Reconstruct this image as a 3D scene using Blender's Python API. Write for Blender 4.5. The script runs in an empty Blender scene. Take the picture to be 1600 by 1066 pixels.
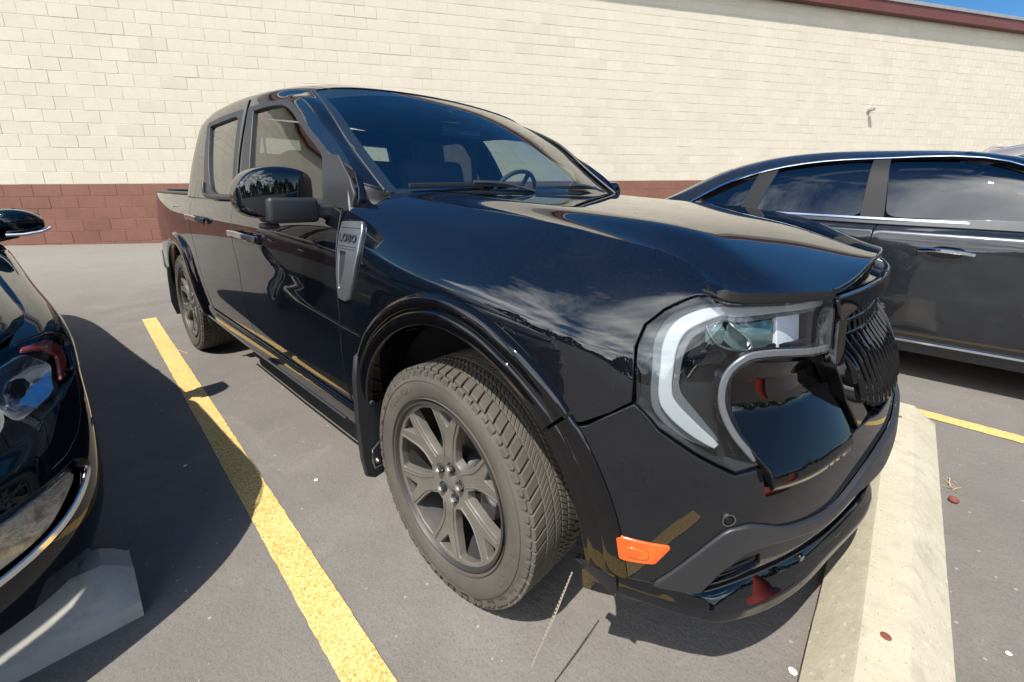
import bpy, bmesh, math, random
import numpy as np
from mathutils import Vector, Matrix
from mathutils.geometry import delaunay_2d_cdt
random.seed(7)
R = math.radians
scene = bpy.context.scene
col = scene.collection

# ------------------------------------------------------------------ camera
cam_d = bpy.data.cameras.new('camera'); cam = bpy.data.objects.new('camera', cam_d); col.objects.link(cam)
scene.camera = cam
YAW, PITCH, ROLL = 2.283455, 0.216887, 0.013493
cf = np.array([math.cos(YAW)*math.cos(PITCH), math.sin(YAW)*math.cos(PITCH), -math.sin(PITCH)])
cr = np.array([math.sin(YAW), -math.cos(YAW), 0.0]); cu = np.cross(cr, cf)
cr2 = math.cos(ROLL)*cr + math.sin(ROLL)*cu; cu2 = -math.sin(ROLL)*cr + math.cos(ROLL)*cu
cam.matrix_world = Matrix(((cr2[0], cu2[0], -cf[0], 0.93563), (cr2[1], cu2[1], -cf[1], -1.56667), (cr2[2], cu2[2], -cf[2], 1.19719), (0, 0, 0, 1)))
cam_d.sensor_width = 36.0; cam_d.lens = 36.0*680.507/1600; cam_d.shift_x = -0.02564; cam_d.shift_y = -0.05190
cam_d.clip_start = 0.02; cam_d.clip_end = 2000

# ------------------------------------------------------------------ light
SUN = np.array([0.12, -0.58, 1.0]); SUN /= np.linalg.norm(SUN)
sun_d = bpy.data.lights.new('sun', 'SUN'); sun = bpy.data.objects.new('sun', sun_d); col.objects.link(sun)
sun_d.energy = 5.0; sun_d.angle = R(0.53); sun_d.color = (1.0, 0.965, 0.905)
sun.rotation_euler = Vector(SUN).to_track_quat('Z', 'Y').to_euler(); sun.location = (0, 0, 30)
world = bpy.data.worlds.new('World'); scene.world = world; world.use_nodes = True
wn, wl = world.node_tree.nodes, world.node_tree.links
for n in list(wn): wn.remove(n)
def N(nodes, t, **kw):
    n = nodes.new(t)
    for k, v in kw.items():
        if k == 'inp':
            for kk, vv in v.items(): n.inputs[kk].default_value = vv
        else: setattr(n, k, v)
    return n
wo = N(wn, 'ShaderNodeOutputWorld'); bg = N(wn, 'ShaderNodeBackground')
sky = N(wn, 'ShaderNodeTexSky', sky_type='NISHITA', sun_disc=False, altitude=200.0, air_density=1.0, dust_density=0.1, ozone_density=3.5)
sky.sun_elevation = math.asin(SUN[2]); sky.sun_rotation = math.atan2(SUN[0], SUN[1])
tc = N(wn, 'ShaderNodeTexCoord'); sep = N(wn, 'ShaderNodeSeparateXYZ'); wl.new(tc.outputs['Generated'], sep.inputs[0])
zc = N(wn, 'ShaderNodeMath', operation='MAXIMUM', inp={1: 0.03}); wl.new(sep.outputs[2], zc.inputs[0])
za = N(wn, 'ShaderNodeMath', operation='ADD', inp={1: 0.12}); wl.new(zc.outputs[0], za.inputs[0])
dx = N(wn, 'ShaderNodeMath', operation='DIVIDE'); dy = N(wn, 'ShaderNodeMath', operation='DIVIDE')
wl.new(sep.outputs[0], dx.inputs[0]); wl.new(za.outputs[0], dx.inputs[1]); wl.new(sep.outputs[1], dy.inputs[0]); wl.new(za.outputs[0], dy.inputs[1])
cmb = N(wn, 'ShaderNodeCombineXYZ'); wl.new(dx.outputs[0], cmb.inputs[0]); wl.new(dy.outputs[0], cmb.inputs[1])
ns = N(wn, 'ShaderNodeTexNoise', inp={'Scale': 0.85, 'Detail': 9.0, 'Roughness': 0.62, 'Distortion': 0.35}); wl.new(cmb.outputs[0], ns.inputs['Vector'])
n2 = N(wn, 'ShaderNodeTexNoise', inp={'Scale': 0.33, 'Detail': 2.0}); wl.new(cmb.outputs[0], n2.inputs['Vector'])
ad = N(wn, 'ShaderNodeMath', operation='MULTIPLY_ADD', inp={1: 0.55}); wl.new(n2.outputs[0], ad.inputs[0]); wl.new(ns.outputs[0], ad.inputs[2])
# broad banks of cloud stand in the southern half of the sky, the zenith and north are clear
dirb = N(wn, 'ShaderNodeMath', operation='MULTIPLY_ADD', inp={1: -0.30, 2: 0.0}); wl.new(sep.outputs[1], dirb.inputs[0])
dz = N(wn, 'ShaderNodeMath', operation='MULTIPLY_ADD', inp={1: -0.16}); wl.new(sep.outputs[2], dz.inputs[0]); wl.new(dirb.outputs[0], dz.inputs[2])
sm = N(wn, 'ShaderNodeMath', operation='ADD'); wl.new(ad.outputs[0], sm.inputs[0]); wl.new(dz.outputs[0], sm.inputs[1])
rmp = N(wn, 'ShaderNodeValToRGB'); rmp.color_ramp.elements[0].position = 0.865; rmp.color_ramp.elements[1].position = 1.00
wl.new(sm.outputs[0], rmp.inputs[0])
shade = N(wn, 'ShaderNodeTexNoise', inp={'Scale': 1.7, 'Detail': 6.0}); wl.new(cmb.outputs[0], shade.inputs['Vector'])
cr_ = N(wn, 'ShaderNodeValToRGB'); cr_.color_ramp.elements[0].position = 0.35; cr_.color_ramp.elements[0].color = (9.0, 10.0, 12.0, 1)
cr_.color_ramp.elements[1].position = 0.65; cr_.color_ramp.elements[1].color = (30.0, 30.0, 29.0, 1); wl.new(shade.outputs[0], cr_.inputs[0])
mixs = N(wn, 'ShaderNodeMix', data_type='RGBA'); wl.new(rmp.outputs[0], mixs.inputs[0]); hs = N(wn, 'ShaderNodeHueSaturation', inp={'Saturation': 1.3, 'Value': 1.0}); wl.new(sky.outputs[0], hs.inputs['Color']); wl.new(hs.outputs[0], mixs.inputs[6]); wl.new(cr_.outputs[0], mixs.inputs[7])
wl.new(mixs.outputs[2], bg.inputs[0]); bg.inputs[1].default_value = 0.095
wl.new(bg.outputs[0], wo.inputs[0])
vs = scene.view_settings; vs.view_transform = 'Standard'; vs.look = 'None'; vs.exposure = 0.68; vs.gamma = 1.0; vs.use_curve_mapping = False
scene.cycles.max_bounces = 10; scene.cycles.glossy_bounces = 6; scene.cycles.transparent_max_bounces = 16; scene.cycles.use_denoising = True

# ------------------------------------------------------------------ materials
MATS = {}
def mat(name, base=(.5, .5, .5), rough=.5, metal=0., coat=0., coat_rough=.02, spec=.5, ior=1.5, bump=None, var=None, trans=0., emis=None, dust=None):
    m = bpy.data.materials.new(name); m.use_nodes = True; nt = m.node_tree; nd, lk = nt.nodes, nt.links
    b = nd['Principled BSDF']; b.inputs['Base Color'].default_value = (*base, 1); b.inputs['Roughness'].default_value = rough
    b.inputs['Metallic'].default_value = metal; b.inputs['Coat Weight'].default_value = coat; b.inputs['Coat Roughness'].default_value = coat_rough
    b.inputs['Specular IOR Level'].default_value = spec; b.inputs['IOR'].default_value = ior; b.inputs['Transmission Weight'].default_value = trans
    tcn = nd.new('ShaderNodeTexCoord'); colsock = None
    if var:   # list of (scale, detail, lo, hi, colour, strength)
        cur = None
        for (sc, det, lo, hi, c, st) in var:
            t = N(nd, 'ShaderNodeTexNoise', inp={'Scale': sc, 'Detail': det, 'Roughness': .6}); lk.new(tcn.outputs['Object'], t.inputs['Vector'])
            mr = N(nd, 'ShaderNodeMapRange', inp={'From Min': lo, 'From Max': hi, 'To Min': 0., 'To Max': st}); lk.new(t.outputs[0], mr.inputs[0])
            mx = N(nd, 'ShaderNodeMix', data_type='RGBA'); lk.new(mr.outputs[0], mx.inputs[0]); mx.inputs[7].default_value = (*c, 1)
            if cur is None: mx.inputs[6].default_value = (*base, 1)
            else: lk.new(cur, mx.inputs[6])
            cur = mx.outputs[2]
        lk.new(cur, b.inputs['Base Color']); colsock = cur
    if bump:  # list of (scale, detail, strength, distance)
        prev = None
        for (sc, det, st, ds) in bump:
            t = N(nd, 'ShaderNodeTexNoise', inp={'Scale': sc, 'Detail': det, 'Roughness': .6}); lk.new(tcn.outputs['Object'], t.inputs['Vector'])
            bp = N(nd, 'ShaderNodeBump', inp={'Strength': st, 'Distance': ds}); lk.new(t.outputs[0], bp.inputs['Height'])
            if prev: lk.new(prev, bp.inputs['Normal'])
            prev = bp.outputs[0]
        lk.new(prev, b.inputs['Normal'])
    MATS[name] = m; return m
mat('paint_black', (.0022, .0032, .0055), .5, 0., 1., .008, 0., var=[(420., 2, .64, .70, (.10, .095, .085), .22), (2.5, 5, .5, .8, (.012, .012, .012), .5)])
MATS['paint_black'].node_tree.nodes['Principled BSDF'].inputs['Coat IOR'].default_value = 1.65
mat('paint_navy', (.0018, .005, .009), .5, 0., 1., .01, 0.)
mat('paint_charcoal', (.010, .012, .016), .30, .3, 1., .02, .3, 1.5, var=[(9., 4, .45, .75, (.035, .038, .042), .25)])
mat('paint_silver', (.33, .30, .27), .32, .6, 1., .04)
mat('gloss_trim', (.0025, .0025, .003), .03, 0., 0., .02, .5)
mat('matte_plastic', (.016, .017, .019), .48, 0., 0., spec=.45, bump=[(900., 2, .12, .0005)])
mat('grey_plastic', (.019, .0205, .023), .42, 0., spec=.5, bump=[(900., 2, .12, .0005)])
mat('black_void', (.0025, .0025, .003), .8)
mat('liner', (.012, .012, .013), .85)
mat('seal', (.012, .012, .013), .5)
mat('chrome', (.75, .76, .78), .10, 1.)
mat('satin_metal', (.30, .31, .32), .33, 1., var=[(60., 3, .4, .7, (.18, .185, .19), .5)])
mat('badge_grey', (.22, .23, .25), .30, .8)
mat('badge_dark', (.02, .022, .026), .35)
mat('rubber', (.066, .059, .050), .78, 0., spec=.25, bump=[(220., 4, .25, .001)], var=[(6., 5, .4, .72, (.10, .089, .073), .75), (40., 3, .5, .8, (.09, .08, .068), .4)])
mat('alloy', (.115, .107, .093), .45, .25, 0., spec=.5, var=[(14., 5, .42, .75, (.18, .163, .138), .55)])
mat('alloy_silver', (.42, .42, .42), .3, .9)
mat('barrel', (.05, .048, .045), .55, .5)
mat('steel_nut', (.62, .60, .56), .28, 1.)
mat('brake', (.16, .14, .12), .5, .8)
mat('led_guide', (.32, .33, .325), .22, 0., .5, .05, .6)
mat('guide_edge', (.085, .09, .095), .2, 0., .5)
mat('light_satin', (.17, .175, .18), .3, .3)
mat('lens_optic', (.06, .10, .095), .05, 0., 1., .01)
mat('white_reflector', (.62, .64, .68), .30, .2)
mat('lamp_housing', (.030, .033, .038), .22, 0., .4)
mat('amber', (.80, .095, .008), .12, 0., 1., .02)
MATS['amber'].node_tree.nodes['Principled BSDF'].inputs['Transmission Weight'].default_value = .12
mat('red_hook', (.42, .06, .035), .35, 0., .4)
mat('interior', (.022, .023, .025), .7)
mat('seat_cloth', (.03, .032, .036), .85, bump=[(400., 2, .3, .001)])
mat('headliner', (.16, .155, .15), .9)
mat('yellow_tie', (.20, .175, .13), .5)
mat('dark_metal', (.03, .03, .03), .5, .5)
mat('white_paint', (.75, .74, .70), .5)
mat('amber_clear', (.55, .30, .12), .15, .3, 1.)
def glass(name, tint, refl_ior=1.5, rough=0.0, extra=0.0):
    m = bpy.data.materials.new(name); m.use_nodes = True; nd, lk = m.node_tree.nodes, m.node_tree.links
    for n in list(nd): nd.remove(n)
    o = N(nd, 'ShaderNodeOutputMaterial'); t = N(nd, 'ShaderNodeBsdfTransparent'); t.inputs[0].default_value = (*tint, 1)
    g = N(nd, 'ShaderNodeBsdfGlossy', inp={'Roughness': rough}); lw = N(nd, 'ShaderNodeLayerWeight', inp={'Blend': .5}); pw = N(nd, 'ShaderNodeMath', operation='POWER', inp={1: 5.}); lk.new(lw.outputs['Facing'], pw.inputs[0]); f0 = ((refl_ior-1)/(refl_ior+1))**2; f = N(nd, 'ShaderNodeMath', operation='MULTIPLY_ADD', inp={1: 1-f0, 2: f0}); lk.new(pw.outputs[0], f.inputs[0])
    a = N(nd, 'ShaderNodeMath', operation='ADD', inp={1: extra}, use_clamp=True); lk.new(f.outputs[0], a.inputs[0])
    mx = N(nd, 'ShaderNodeMixShader'); lk.new(a.outputs[0], mx.inputs[0]); lk.new(t.outputs[0], mx.inputs[1]); lk.new(g.outputs[0], mx.inputs[2]); lk.new(mx.outputs[0], o.inputs[0])
    MATS[name] = m
glass('windshield_glass', (.74, .86, .84), 1.75, 0., .09)
glass('side_glass', (.45, .52, .52), 1.6, 0., .10)
glass('privacy_glass', (.10, .11, .12), 1.6, 0., .16)
mat('gloss_chrome', (.10, .10, .11), .10, .7, 1., .02)
glass('privacy_light', (.45, .50, .48), 1.5)
glass('lens_glass', (.90, .93, .95), 1.5, 0., .015)
# masonry
mat('block_cream', (.52, .468, .372), .75, spec=.25, bump=[(14., 6, .35, .006), (120., 4, .35, .0015)], var=[(1.3, 6, .35, .7, (.565, .512, .412), .7), (9., 5, .45, .75, (.47, .42, .33), .4), (.6, 4, .55, .8, (.47, .415, .33), .5)])
mat('block_brown', (.175, .080, .056), .7, spec=.3, bump=[(14., 6, .3, .005), (120., 4, .3, .0015)], var=[(1.7, 6, .35, .7, (.225, .106, .074), .7), (11., 5, .45, .75, (.155, .07, .046), .4)])
for _n in ('block_cream', 'block_brown'):
    _nt = MATS[_n].node_tree; _b = _nt.nodes['Principled BSDF']; _src = _b.inputs['Base Color'].links[0].from_socket
    _a = _nt.nodes.new('ShaderNodeAttribute'); _a.attribute_name = 'tone'; _m = N(_nt.nodes, 'ShaderNodeMath', operation='MULTIPLY_ADD', inp={1: .017, 2: 1.0}); _nt.links.new(_a.outputs['Fac'], _m.inputs[0])
    _h = N(_nt.nodes, 'ShaderNodeHueSaturation'); _nt.links.new(_src, _h.inputs['Color']); _nt.links.new(_m.outputs[0], _h.inputs['Value']); _nt.links.new(_h.outputs[0], _b.inputs['Base Color'])
mat('mortar_cream', (.49, .44, .345), .85, bump=[(60., 4, .5, .002)])
mat('mortar_brown', (.175, .08, .054), .85, bump=[(60., 4, .5, .002)])
mat('fascia_brown', (.115, .036, .026), .55, bump=[(6., 3, .2, .004)], var=[(3., 4, .4, .7, (.15, .055, .038), .6)])
mat('flashing', (.42, .40, .36), .45, .5, var=[(5., 4, .4, .7, (.30, .29, .27), .6)])
mat('soffit', (.30, .27, .23), .8)
# concrete with chips
mat('concrete', (.36, .32, .235), .85, spec=.25, bump=[(9., 6, .35, .01), (70., 5, .5, .002), (350., 3, .4, .0008)],
    var=[(3.2, 7, .35, .68, (.43, .39, .295), .8), (18., 5, .50, .72, (.28, .24, .17), .55), (60., 3, .62, .72, (.55, .51, .41), .7), (150., 2, .66, .70, (.12, .10, .08), .75), (2.2, 7, .60, .72, (.22, .20, .17), .5)])
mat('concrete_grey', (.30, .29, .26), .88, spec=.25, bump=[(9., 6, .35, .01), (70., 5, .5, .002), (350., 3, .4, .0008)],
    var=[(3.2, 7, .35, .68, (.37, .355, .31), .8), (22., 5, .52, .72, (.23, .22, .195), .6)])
# asphalt
def asphalt():
    m = bpy.data.materials.new('asphalt'); m.use_nodes = True; nd, lk = m.node_tree.nodes, m.node_tree.links; b = nd['Principled BSDF']
    b.inputs['Roughness'].default_value = .82; b.inputs['Specular IOR Level'].default_value = .28
    t = nd.new('ShaderNodeTexCoord')
    def noise(sc, det, rg=.6, dist=0.):
        n = N(nd, 'ShaderNodeTexNoise', inp={'Scale': sc, 'Detail': det, 'Roughness': rg, 'Distortion': dist}); lk.new(t.outputs['Object'], n.inputs['Vector']); return n.outputs[0]
    def ramp(s, lo, hi, a=0., c=1.):
        r = N(nd, 'ShaderNodeMapRange', inp={'From Min': lo, 'From Max': hi, 'To Min': a, 'To Max': c}); lk.new(s, r.inputs[0]); return r.outputs[0]
    def mix(f, a, c):
        mx = N(nd, 'ShaderNodeMix', data_type='RGBA'); lk.new(f, mx.inputs[0])
        for k, v in ((6, a), (7, c)):
            if isinstance(v, tuple): mx.inputs[k].default_value = (*v, 1)
            else: lk.new(v, mx.inputs[k])
        return mx.outputs[2]
    c = mix(ramp(noise(.55, 5), .38, .65), (.141, .127, .111), (.168, .153, .134))
    c = mix(ramp(noise(3.5, 6), .40, .70, 0, .55), c, (.120, .108, .096))
    # pale worn drive lane along the wall
    sp = nd.new('ShaderNodeSeparateXYZ'); lk.new(t.outputs['Object'], sp.inputs[0])
    c = mix(ramp(noise(1.15, 7, .65, .6), .56, .74, 0, .34), c, (.085, .075, .066)); c = mix(ramp(noise(2.3, 4, .6, 1.2), .60, .70, 0, .22), c, (.24, .215, .185))
    d1 = N(nd, 'ShaderNodeMath', operation='MULTIPLY', inp={1: -.84653}); lk.new(sp.outputs[0], d1.inputs[0])
    d2 = N(nd, 'ShaderNodeMath', operation='MULTIPLY_ADD', inp={1: .53234}); lk.new(sp.outputs[1], d2.inputs[0]); lk.new(d1.outputs[0], d2.inputs[2])
    c = mix(ramp(d2.outputs[0], 4.2, 6.4, 0, .55), c, (.205, .195, .170))
    wv = N(nd, 'ShaderNodeMath', operation='SINE'); ws = N(nd, 'ShaderNodeMath', operation='MULTIPLY', inp={1: 6.4}); lk.new(d2.outputs[0], ws.inputs[0]); lk.new(ws.outputs[0], wv.inputs[0])
    wm = N(nd, 'ShaderNodeMath', operation='MULTIPLY'); lk.new(ramp(wv.outputs[0], -.2, 1., 0, .30), wm.inputs[0]); lk.new(ramp(d2.outputs[0], 5.0, 6.2), wm.inputs[1])
    c = mix(wm.outputs[0], c, (.155, .15, .132))
    fine = noise(130., 4, .7); c = mix(ramp(fine, .50, .68, 0, .55), c, (.075, .069, .064))
    fine2 = noise(190., 3, .7); c = mix(ramp(fine2, .60, .70, 0, .6), c, (.24, .22, .19))
    vor = N(nd, 'ShaderNodeTexVoronoi', inp={'Scale': 95.}); lk.new(t.outputs['Object'], vor.inputs['Vector'])
    sepc = nd.new('ShaderNodeSeparateColor'); lk.new(vor.outputs['Color'], sepc.inputs[0])
    st = N(nd, 'ShaderNodeMath', operation='GREATER_THAN', inp={1: .9965}); lk.new(sepc.outputs[0], st.inputs[0])
    dd = N(nd, 'ShaderNodeMath', operation='LESS_THAN', inp={1: .42}); lk.new(vor.outputs['Distance'], dd.inputs[0])
    an = N(nd, 'ShaderNodeMath', operation='MULTIPLY'); lk.new(st.outputs[0], an.inputs[0]); lk.new(dd.outputs[0], an.inputs[1])
    c = mix(an.outputs[0], c, (.27, .25, .215))
    # hairline cracks
    vc = N(nd, 'ShaderNodeTexVoronoi', feature='DISTANCE_TO_EDGE', inp={'Scale': .55}); wpn = N(nd, 'ShaderNodeTexNoise', inp={'Scale': 2.2, 'Detail': 5}); lk.new(t.outputs['Object'], wpn.inputs['Vector'])
    va = N(nd, 'ShaderNodeVectorMath', operation='ADD'); lk.new(t.outputs['Object'], va.inputs[0]); lk.new(wpn.outputs['Color'], va.inputs[1]); lk.new(va.outputs[0], vc.inputs['Vector'])
    ck = ramp(vc.outputs['Distance'], .0, .0025, .12, 0.); c = mix(ck, c, (.035, .032, .03))
    lk.new(c, b.inputs['Base Color'])
    b1 = N(nd, 'ShaderNodeBump', inp={'Strength': .55, 'Distance': .003}); lk.new(fine, b1.inputs['Height'])
    b2 = N(nd, 'ShaderNodeBump', inp={'Strength': .3, 'Distance': .012}); lk.new(noise(28., 4), b2.inputs['Height']); lk.new(b1.outputs[0], b2.inputs['Normal']); lk.new(b2.outputs[0], b.inputs['Normal'])
    MATS['asphalt'] = m
asphalt()
def yellow():
    m = bpy.data.materials.new('line_yellow'); m.use_nodes = True; nd, lk = m.node_tree.nodes, m.node_tree.links; b = nd['Principled BSDF']
    b.inputs['Roughness'].default_value = .7; b.inputs['Specular IOR Level'].default_value = .3
    t = nd.new('ShaderNodeTexCoord')
    n = N(nd, 'ShaderNodeTexNoise', inp={'Scale': 150., 'Detail': 3., 'Roughness': .6, 'Distortion': .5}); lk.new(t.outputs['Object'], n.inputs['Vector'])
    r = nd.new('ShaderNodeValToRGB'); e = r.color_ramp.elements; e[0].position = .40; e[0].color = (.68, .475, .19, 1); e[1].position = .56; e[1].color = (.45, .29, .075, 1)
    x = e.new(.66); x.color = (.27, .19, .08, 1); lk.new(n.outputs[0], r.inputs[0])
    n2 = N(nd, 'ShaderNodeTexNoise', inp={'Scale': 5., 'Detail': 6.}); lk.new(t.outputs['Object'], n2.inputs['Vector'])
    mr = N(nd, 'ShaderNodeMapRange', inp={'From Min': .5, 'From Max': .8, 'To Min': 0., 'To Max': .45}); lk.new(n2.outputs[0], mr.inputs[0])
    mx = N(nd, 'ShaderNodeMix', data_type='RGBA'); lk.new(mr.outputs[0], mx.inputs[0]); lk.new(r.outputs[0], mx.inputs[6]); mx.inputs[7].default_value = (.60, .45, .20, 1)
    lk.new(mx.outputs[2], b.inputs['Base Color'])
    bp = N(nd, 'ShaderNodeBump', inp={'Strength': .6, 'Distance': .003}); lk.new(n.outputs[0], bp.inputs['Height']); lk.new(bp.outputs[0], b.inputs['Normal'])
    MATS['line_yellow'] = m
yellow()

# ------------------------------------------------------------------ object helpers
def tag(o, label=None, cat=None, group=None, kind=None):
    if label: o['label'] = label
    if cat: o['category'] = cat
    if group: o['group'] = group
    if kind: o['kind'] = kind
    return o
def thing(name, label, cat, loc=(0, 0, 0), rz=0., group=None):
    o = bpy.data.objects.new(name, None); col.objects.link(o); o.location = loc; o.rotation_euler = (0, 0, rz); o.empty_display_size = .2
    return tag(o, label, cat, group)
def link(name, me, m, parent=None, label=None):
    o = bpy.data.objects.new(name, me); col.objects.link(o)
    if m is not None: me.materials.append(MATS[m] if isinstance(m, str) else m)
    if parent: o.parent = parent
    if label: o['label'] = label
    return o
def mesh(name, V, F, m, parent=None, smooth=True, normals=None, sharp=None, label=None):
    me = bpy.data.meshes.new(name); me.from_pydata([tuple(map(float, v)) for v in V], [], [tuple(map(int, f)) for f in F]); me.update()
    if smooth: me.shade_smooth()
    if normals is not None:
        me.normals_split_custom_set_from_vertices([tuple(map(float, n)) for n in normals])
    elif smooth and sharp is not None:
        me.set_sharp_from_angle(angle=R(sharp))
    return link(name, me, m, parent, label)
def bm_obj(name, bm, m, parent=None, sharp=35, label=None):
    bmesh.ops.recalc_face_normals(bm, faces=bm.faces)
    me = bpy.data.meshes.new(name); bm.to_mesh(me); bm.free(); me.shade_smooth(); me.set_sharp_from_angle(angle=R(sharp))
    return link(name, me, m, parent, label)
def mirror_obj(o, parent=None):
    me = o.data.copy(); n = len(me.vertices); co = np.empty(n*3); me.vertices.foreach_get('co', co); co = co.reshape(-1, 3); co[:, 1] *= -1
    F = [tuple(reversed(p.vertices)) for p in me.polygons]
    nm = bpy.data.meshes.new(o.data.name); nm.from_pydata(co.tolist(), [], F); nm.update(); nm.shade_smooth()
    for k in me.materials: nm.materials.append(k)
    if 'vn' in o.data:
        vn = np.array(o.data['vn'].to_list() if hasattr(o.data['vn'], 'to_list') else o.data['vn']).reshape(-1, 3).copy(); vn[:, 1] *= -1; nm.normals_split_custom_set_from_vertices(vn.tolist())
    else: nm.set_sharp_from_angle(angle=R(35))
    bpy.data.meshes.remove(me)
    c = bpy.data.objects.new(o.name.split('.')[0], nm); col.objects.link(c); c.parent = parent or o.parent; return c
def copy_tree(o, parent=None):
    c = o.copy(); col.objects.link(c)
    if parent: c.parent = parent
    for ch in o.children: copy_tree(ch, c)
    return c
def box_bm(bm, c, s, rot=None, bev=0., seg=2):
    r = bmesh.ops.create_cube(bm, size=1.); vs_ = r['verts']
    bmesh.ops.scale(bm, vec=s, verts=vs_)
    if bev:
        es = list({e for v in vs_ for e in v.link_edges}); q = bmesh.ops.bevel(bm, geom=es, offset=bev, segments=seg, profile=.5, affect='EDGES'); vs_ = list({v for f in q['faces'] for v in f.verts} | {v for v in vs_ if v.is_valid})
    if rot is not None: bmesh.ops.rotate(bm, cent=(0, 0, 0), matrix=rot, verts=vs_)
    bmesh.ops.translate(bm, vec=c, verts=vs_); return vs_
def box(name, c, s, m, parent=None, rot=None, bev=.003, label=None):
    bm = bmesh.new(); box_bm(bm, c, s, rot, bev); return bm_obj(name, bm, m, parent, label=label)
def catmull(P, n=6, closed=False):
    P = [np.array(p, float) for p in P]; out = []; L = len(P)
    rng = range(L if closed else L-1)
    for i in rng:
        if closed: a, b, c, d = P[(i-1) % L], P[i], P[(i+1) % L], P[(i+2) % L]
        else: a, b, c, d = P[max(i-1, 0)], P[i], P[i+1], P[min(i+2, L-1)]
        for k in range(n):
            t = k/n; out.append(.5*((2*b)+(-a+c)*t+(2*a-5*b+4*c-d)*t*t+(-a+3*b-3*c+d)*t**3))
    if not closed: out.append(P[-1])
    return out
def sweep(name, path, prof, m, parent=None, up=(0, 0, 1), closed=False, scale=None, sharp=40, caps=True, label=None, nrm=None):
    """sweep a 2-D profile [(a,b)] along a path; a runs along side, b along up"""
    P = [np.array(p, float) for p in path]; V = []; F = []; n = len(prof); up = np.array(up, float)
    for i, p in enumerate(P):
        if closed: t = P[(i+1) % len(P)]-P[i-1]
        else: t = P[min(i+1, len(P)-1)]-P[max(i-1, 0)]
        t = t/np.linalg.norm(t); u = np.array(nrm[i], float) if nrm is not None else up; s = np.cross(t, u); s /= np.linalg.norm(s); w = np.cross(s, t)
        k = 1. if scale is None else scale[i]
        for a, b in prof: V.append(p+s*a*k+w*b*k)
    m_ = len(P)
    for i in range(m_ if closed else m_-1):
        for j in range(n): F.append((i*n+j, i*n+(j+1) % n, ((i+1) % m_)*n+(j+1) % n, ((i+1) % m_)*n+j))
    if caps and not closed: F.append(tuple(range(n-1, -1, -1))); F.append(tuple((m_-1)*n+j for j in range(n)))
    me = bpy.data.meshes.new(name); me.from_pydata([tuple(v) for v in V], [], F)
    bm = bmesh.new(); bm.from_mesh(me); bpy.data.meshes.remove(me); return bm_obj(name, bm, m, parent, sharp, label)
def circ(r, n=10, sx=1.): return [(r*sx*math.cos(2*math.pi*k/n), r*math.sin(2*math.pi*k/n)) for k in range(n)]
def rect(w, h, b=.2):
    c = min(w, h)*b; return [(-w/2+c, -h/2), (w/2-c, -h/2), (w/2, -h/2+c), (w/2, h/2-c), (w/2-c, h/2), (-w/2+c, h/2), (-w/2, h/2-c), (-w/2, -h/2+c)]
def lathe(name, prof, m, parent=None, n=64, axis='y', c=(0, 0, 0), sharp=40, closed=True, label=None):
    """prof [(r, a)] closed loop revolved round an axis"""
    V = []; F = []; L = len(prof)
    for k in range(n):
        t = 2*math.pi*k/n
        for r, a in prof:
            V.append((c[0]+r*math.cos(t), c[1]+a, c[2]+r*math.sin(t)) if axis == 'y' else (c[0]+r*math.cos(t), c[1]+r*math.sin(t), c[2]+a))
    for k in range(n):
        for j in range(L if closed else L-1):
            F.append((k*L+j, k*L+(j+1) % L, ((k+1) % n)*L+(j+1) % L, ((k+1) % n)*L+j))
    me = bpy.data.meshes.new(name); me.from_pydata(V, [], F); bm = bmesh.new(); bm.from_mesh(me); bpy.data.meshes.remove(me)
    return bm_obj(name, bm, m, parent, sharp, label)

# ------------------------------------------------------------------ spline surfaces and trimmed panels
def nat_mat(n):
    A = np.zeros((n, n)); B = np.zeros((n, n)); A[0, 0] = 1; A[-1, -1] = 1
    for i in range(1, n-1): A[i, i-1] = 1; A[i, i] = 4; A[i, i+1] = 1; B[i, i-1] = 6; B[i, i] = -12; B[i, i+1] = 6
    return np.linalg.solve(A, B)
class Surf:
    def __init__(s, P, flip=1.):
        s.flip = flip; s.P = np.array(P, float); s.nu, s.nv = s.P.shape[:2]; s.A = nat_mat(s.nu); s.B = nat_mat(s.nv); s.Mu = np.einsum('ij,jkl->ikl', s.A, s.P)
    def __call__(s, uv):
        uv = np.atleast_2d(np.asarray(uv, float)); u = uv[:, 0]; v = uv[:, 1]
        i = np.clip(np.floor(u).astype(int), 0, s.nu-2); f = (u-i)[:, None, None]; g = 1-f
        c = g*s.P[i]+f*s.P[i+1]+((g**3-g)*s.Mu[i]+(f**3-f)*s.Mu[i+1])/6
        m = np.einsum('ij,njl->nil', s.B, c)
        j = np.clip(np.floor(v).astype(int), 0, s.nv-2); f = (v-j)[:, None]; g = 1-f; r = np.arange(len(uv))
        return g*c[r, j]+f*c[r, j+1]+((g**3-g)*m[r, j]+(f**3-f)*m[r, j+1])/6
def normals_of(fn, uv, flip=None, e=.012):
    flip = getattr(fn, 'flip', 1.) if flip is None else flip
    a = fn(uv+[e, 0])-fn(uv-[e, 0]); b = fn(uv+[0, e])-fn(uv-[0, e]); n = np.cross(a, b)*flip
    return n/(np.linalg.norm(n, axis=1)[:, None]+1e-12)
def offset_fn(fn, d, flip=None):
    flip = getattr(fn, 'flip', 1.) if flip is None else flip
    def g(uv):
        uv = np.atleast_2d(np.asarray(uv, float)); dd = d(uv)[:, None] if callable(d) else d
        return fn(uv)+normals_of(fn, uv, flip)*dd
    g.flip = flip
    return g
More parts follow.
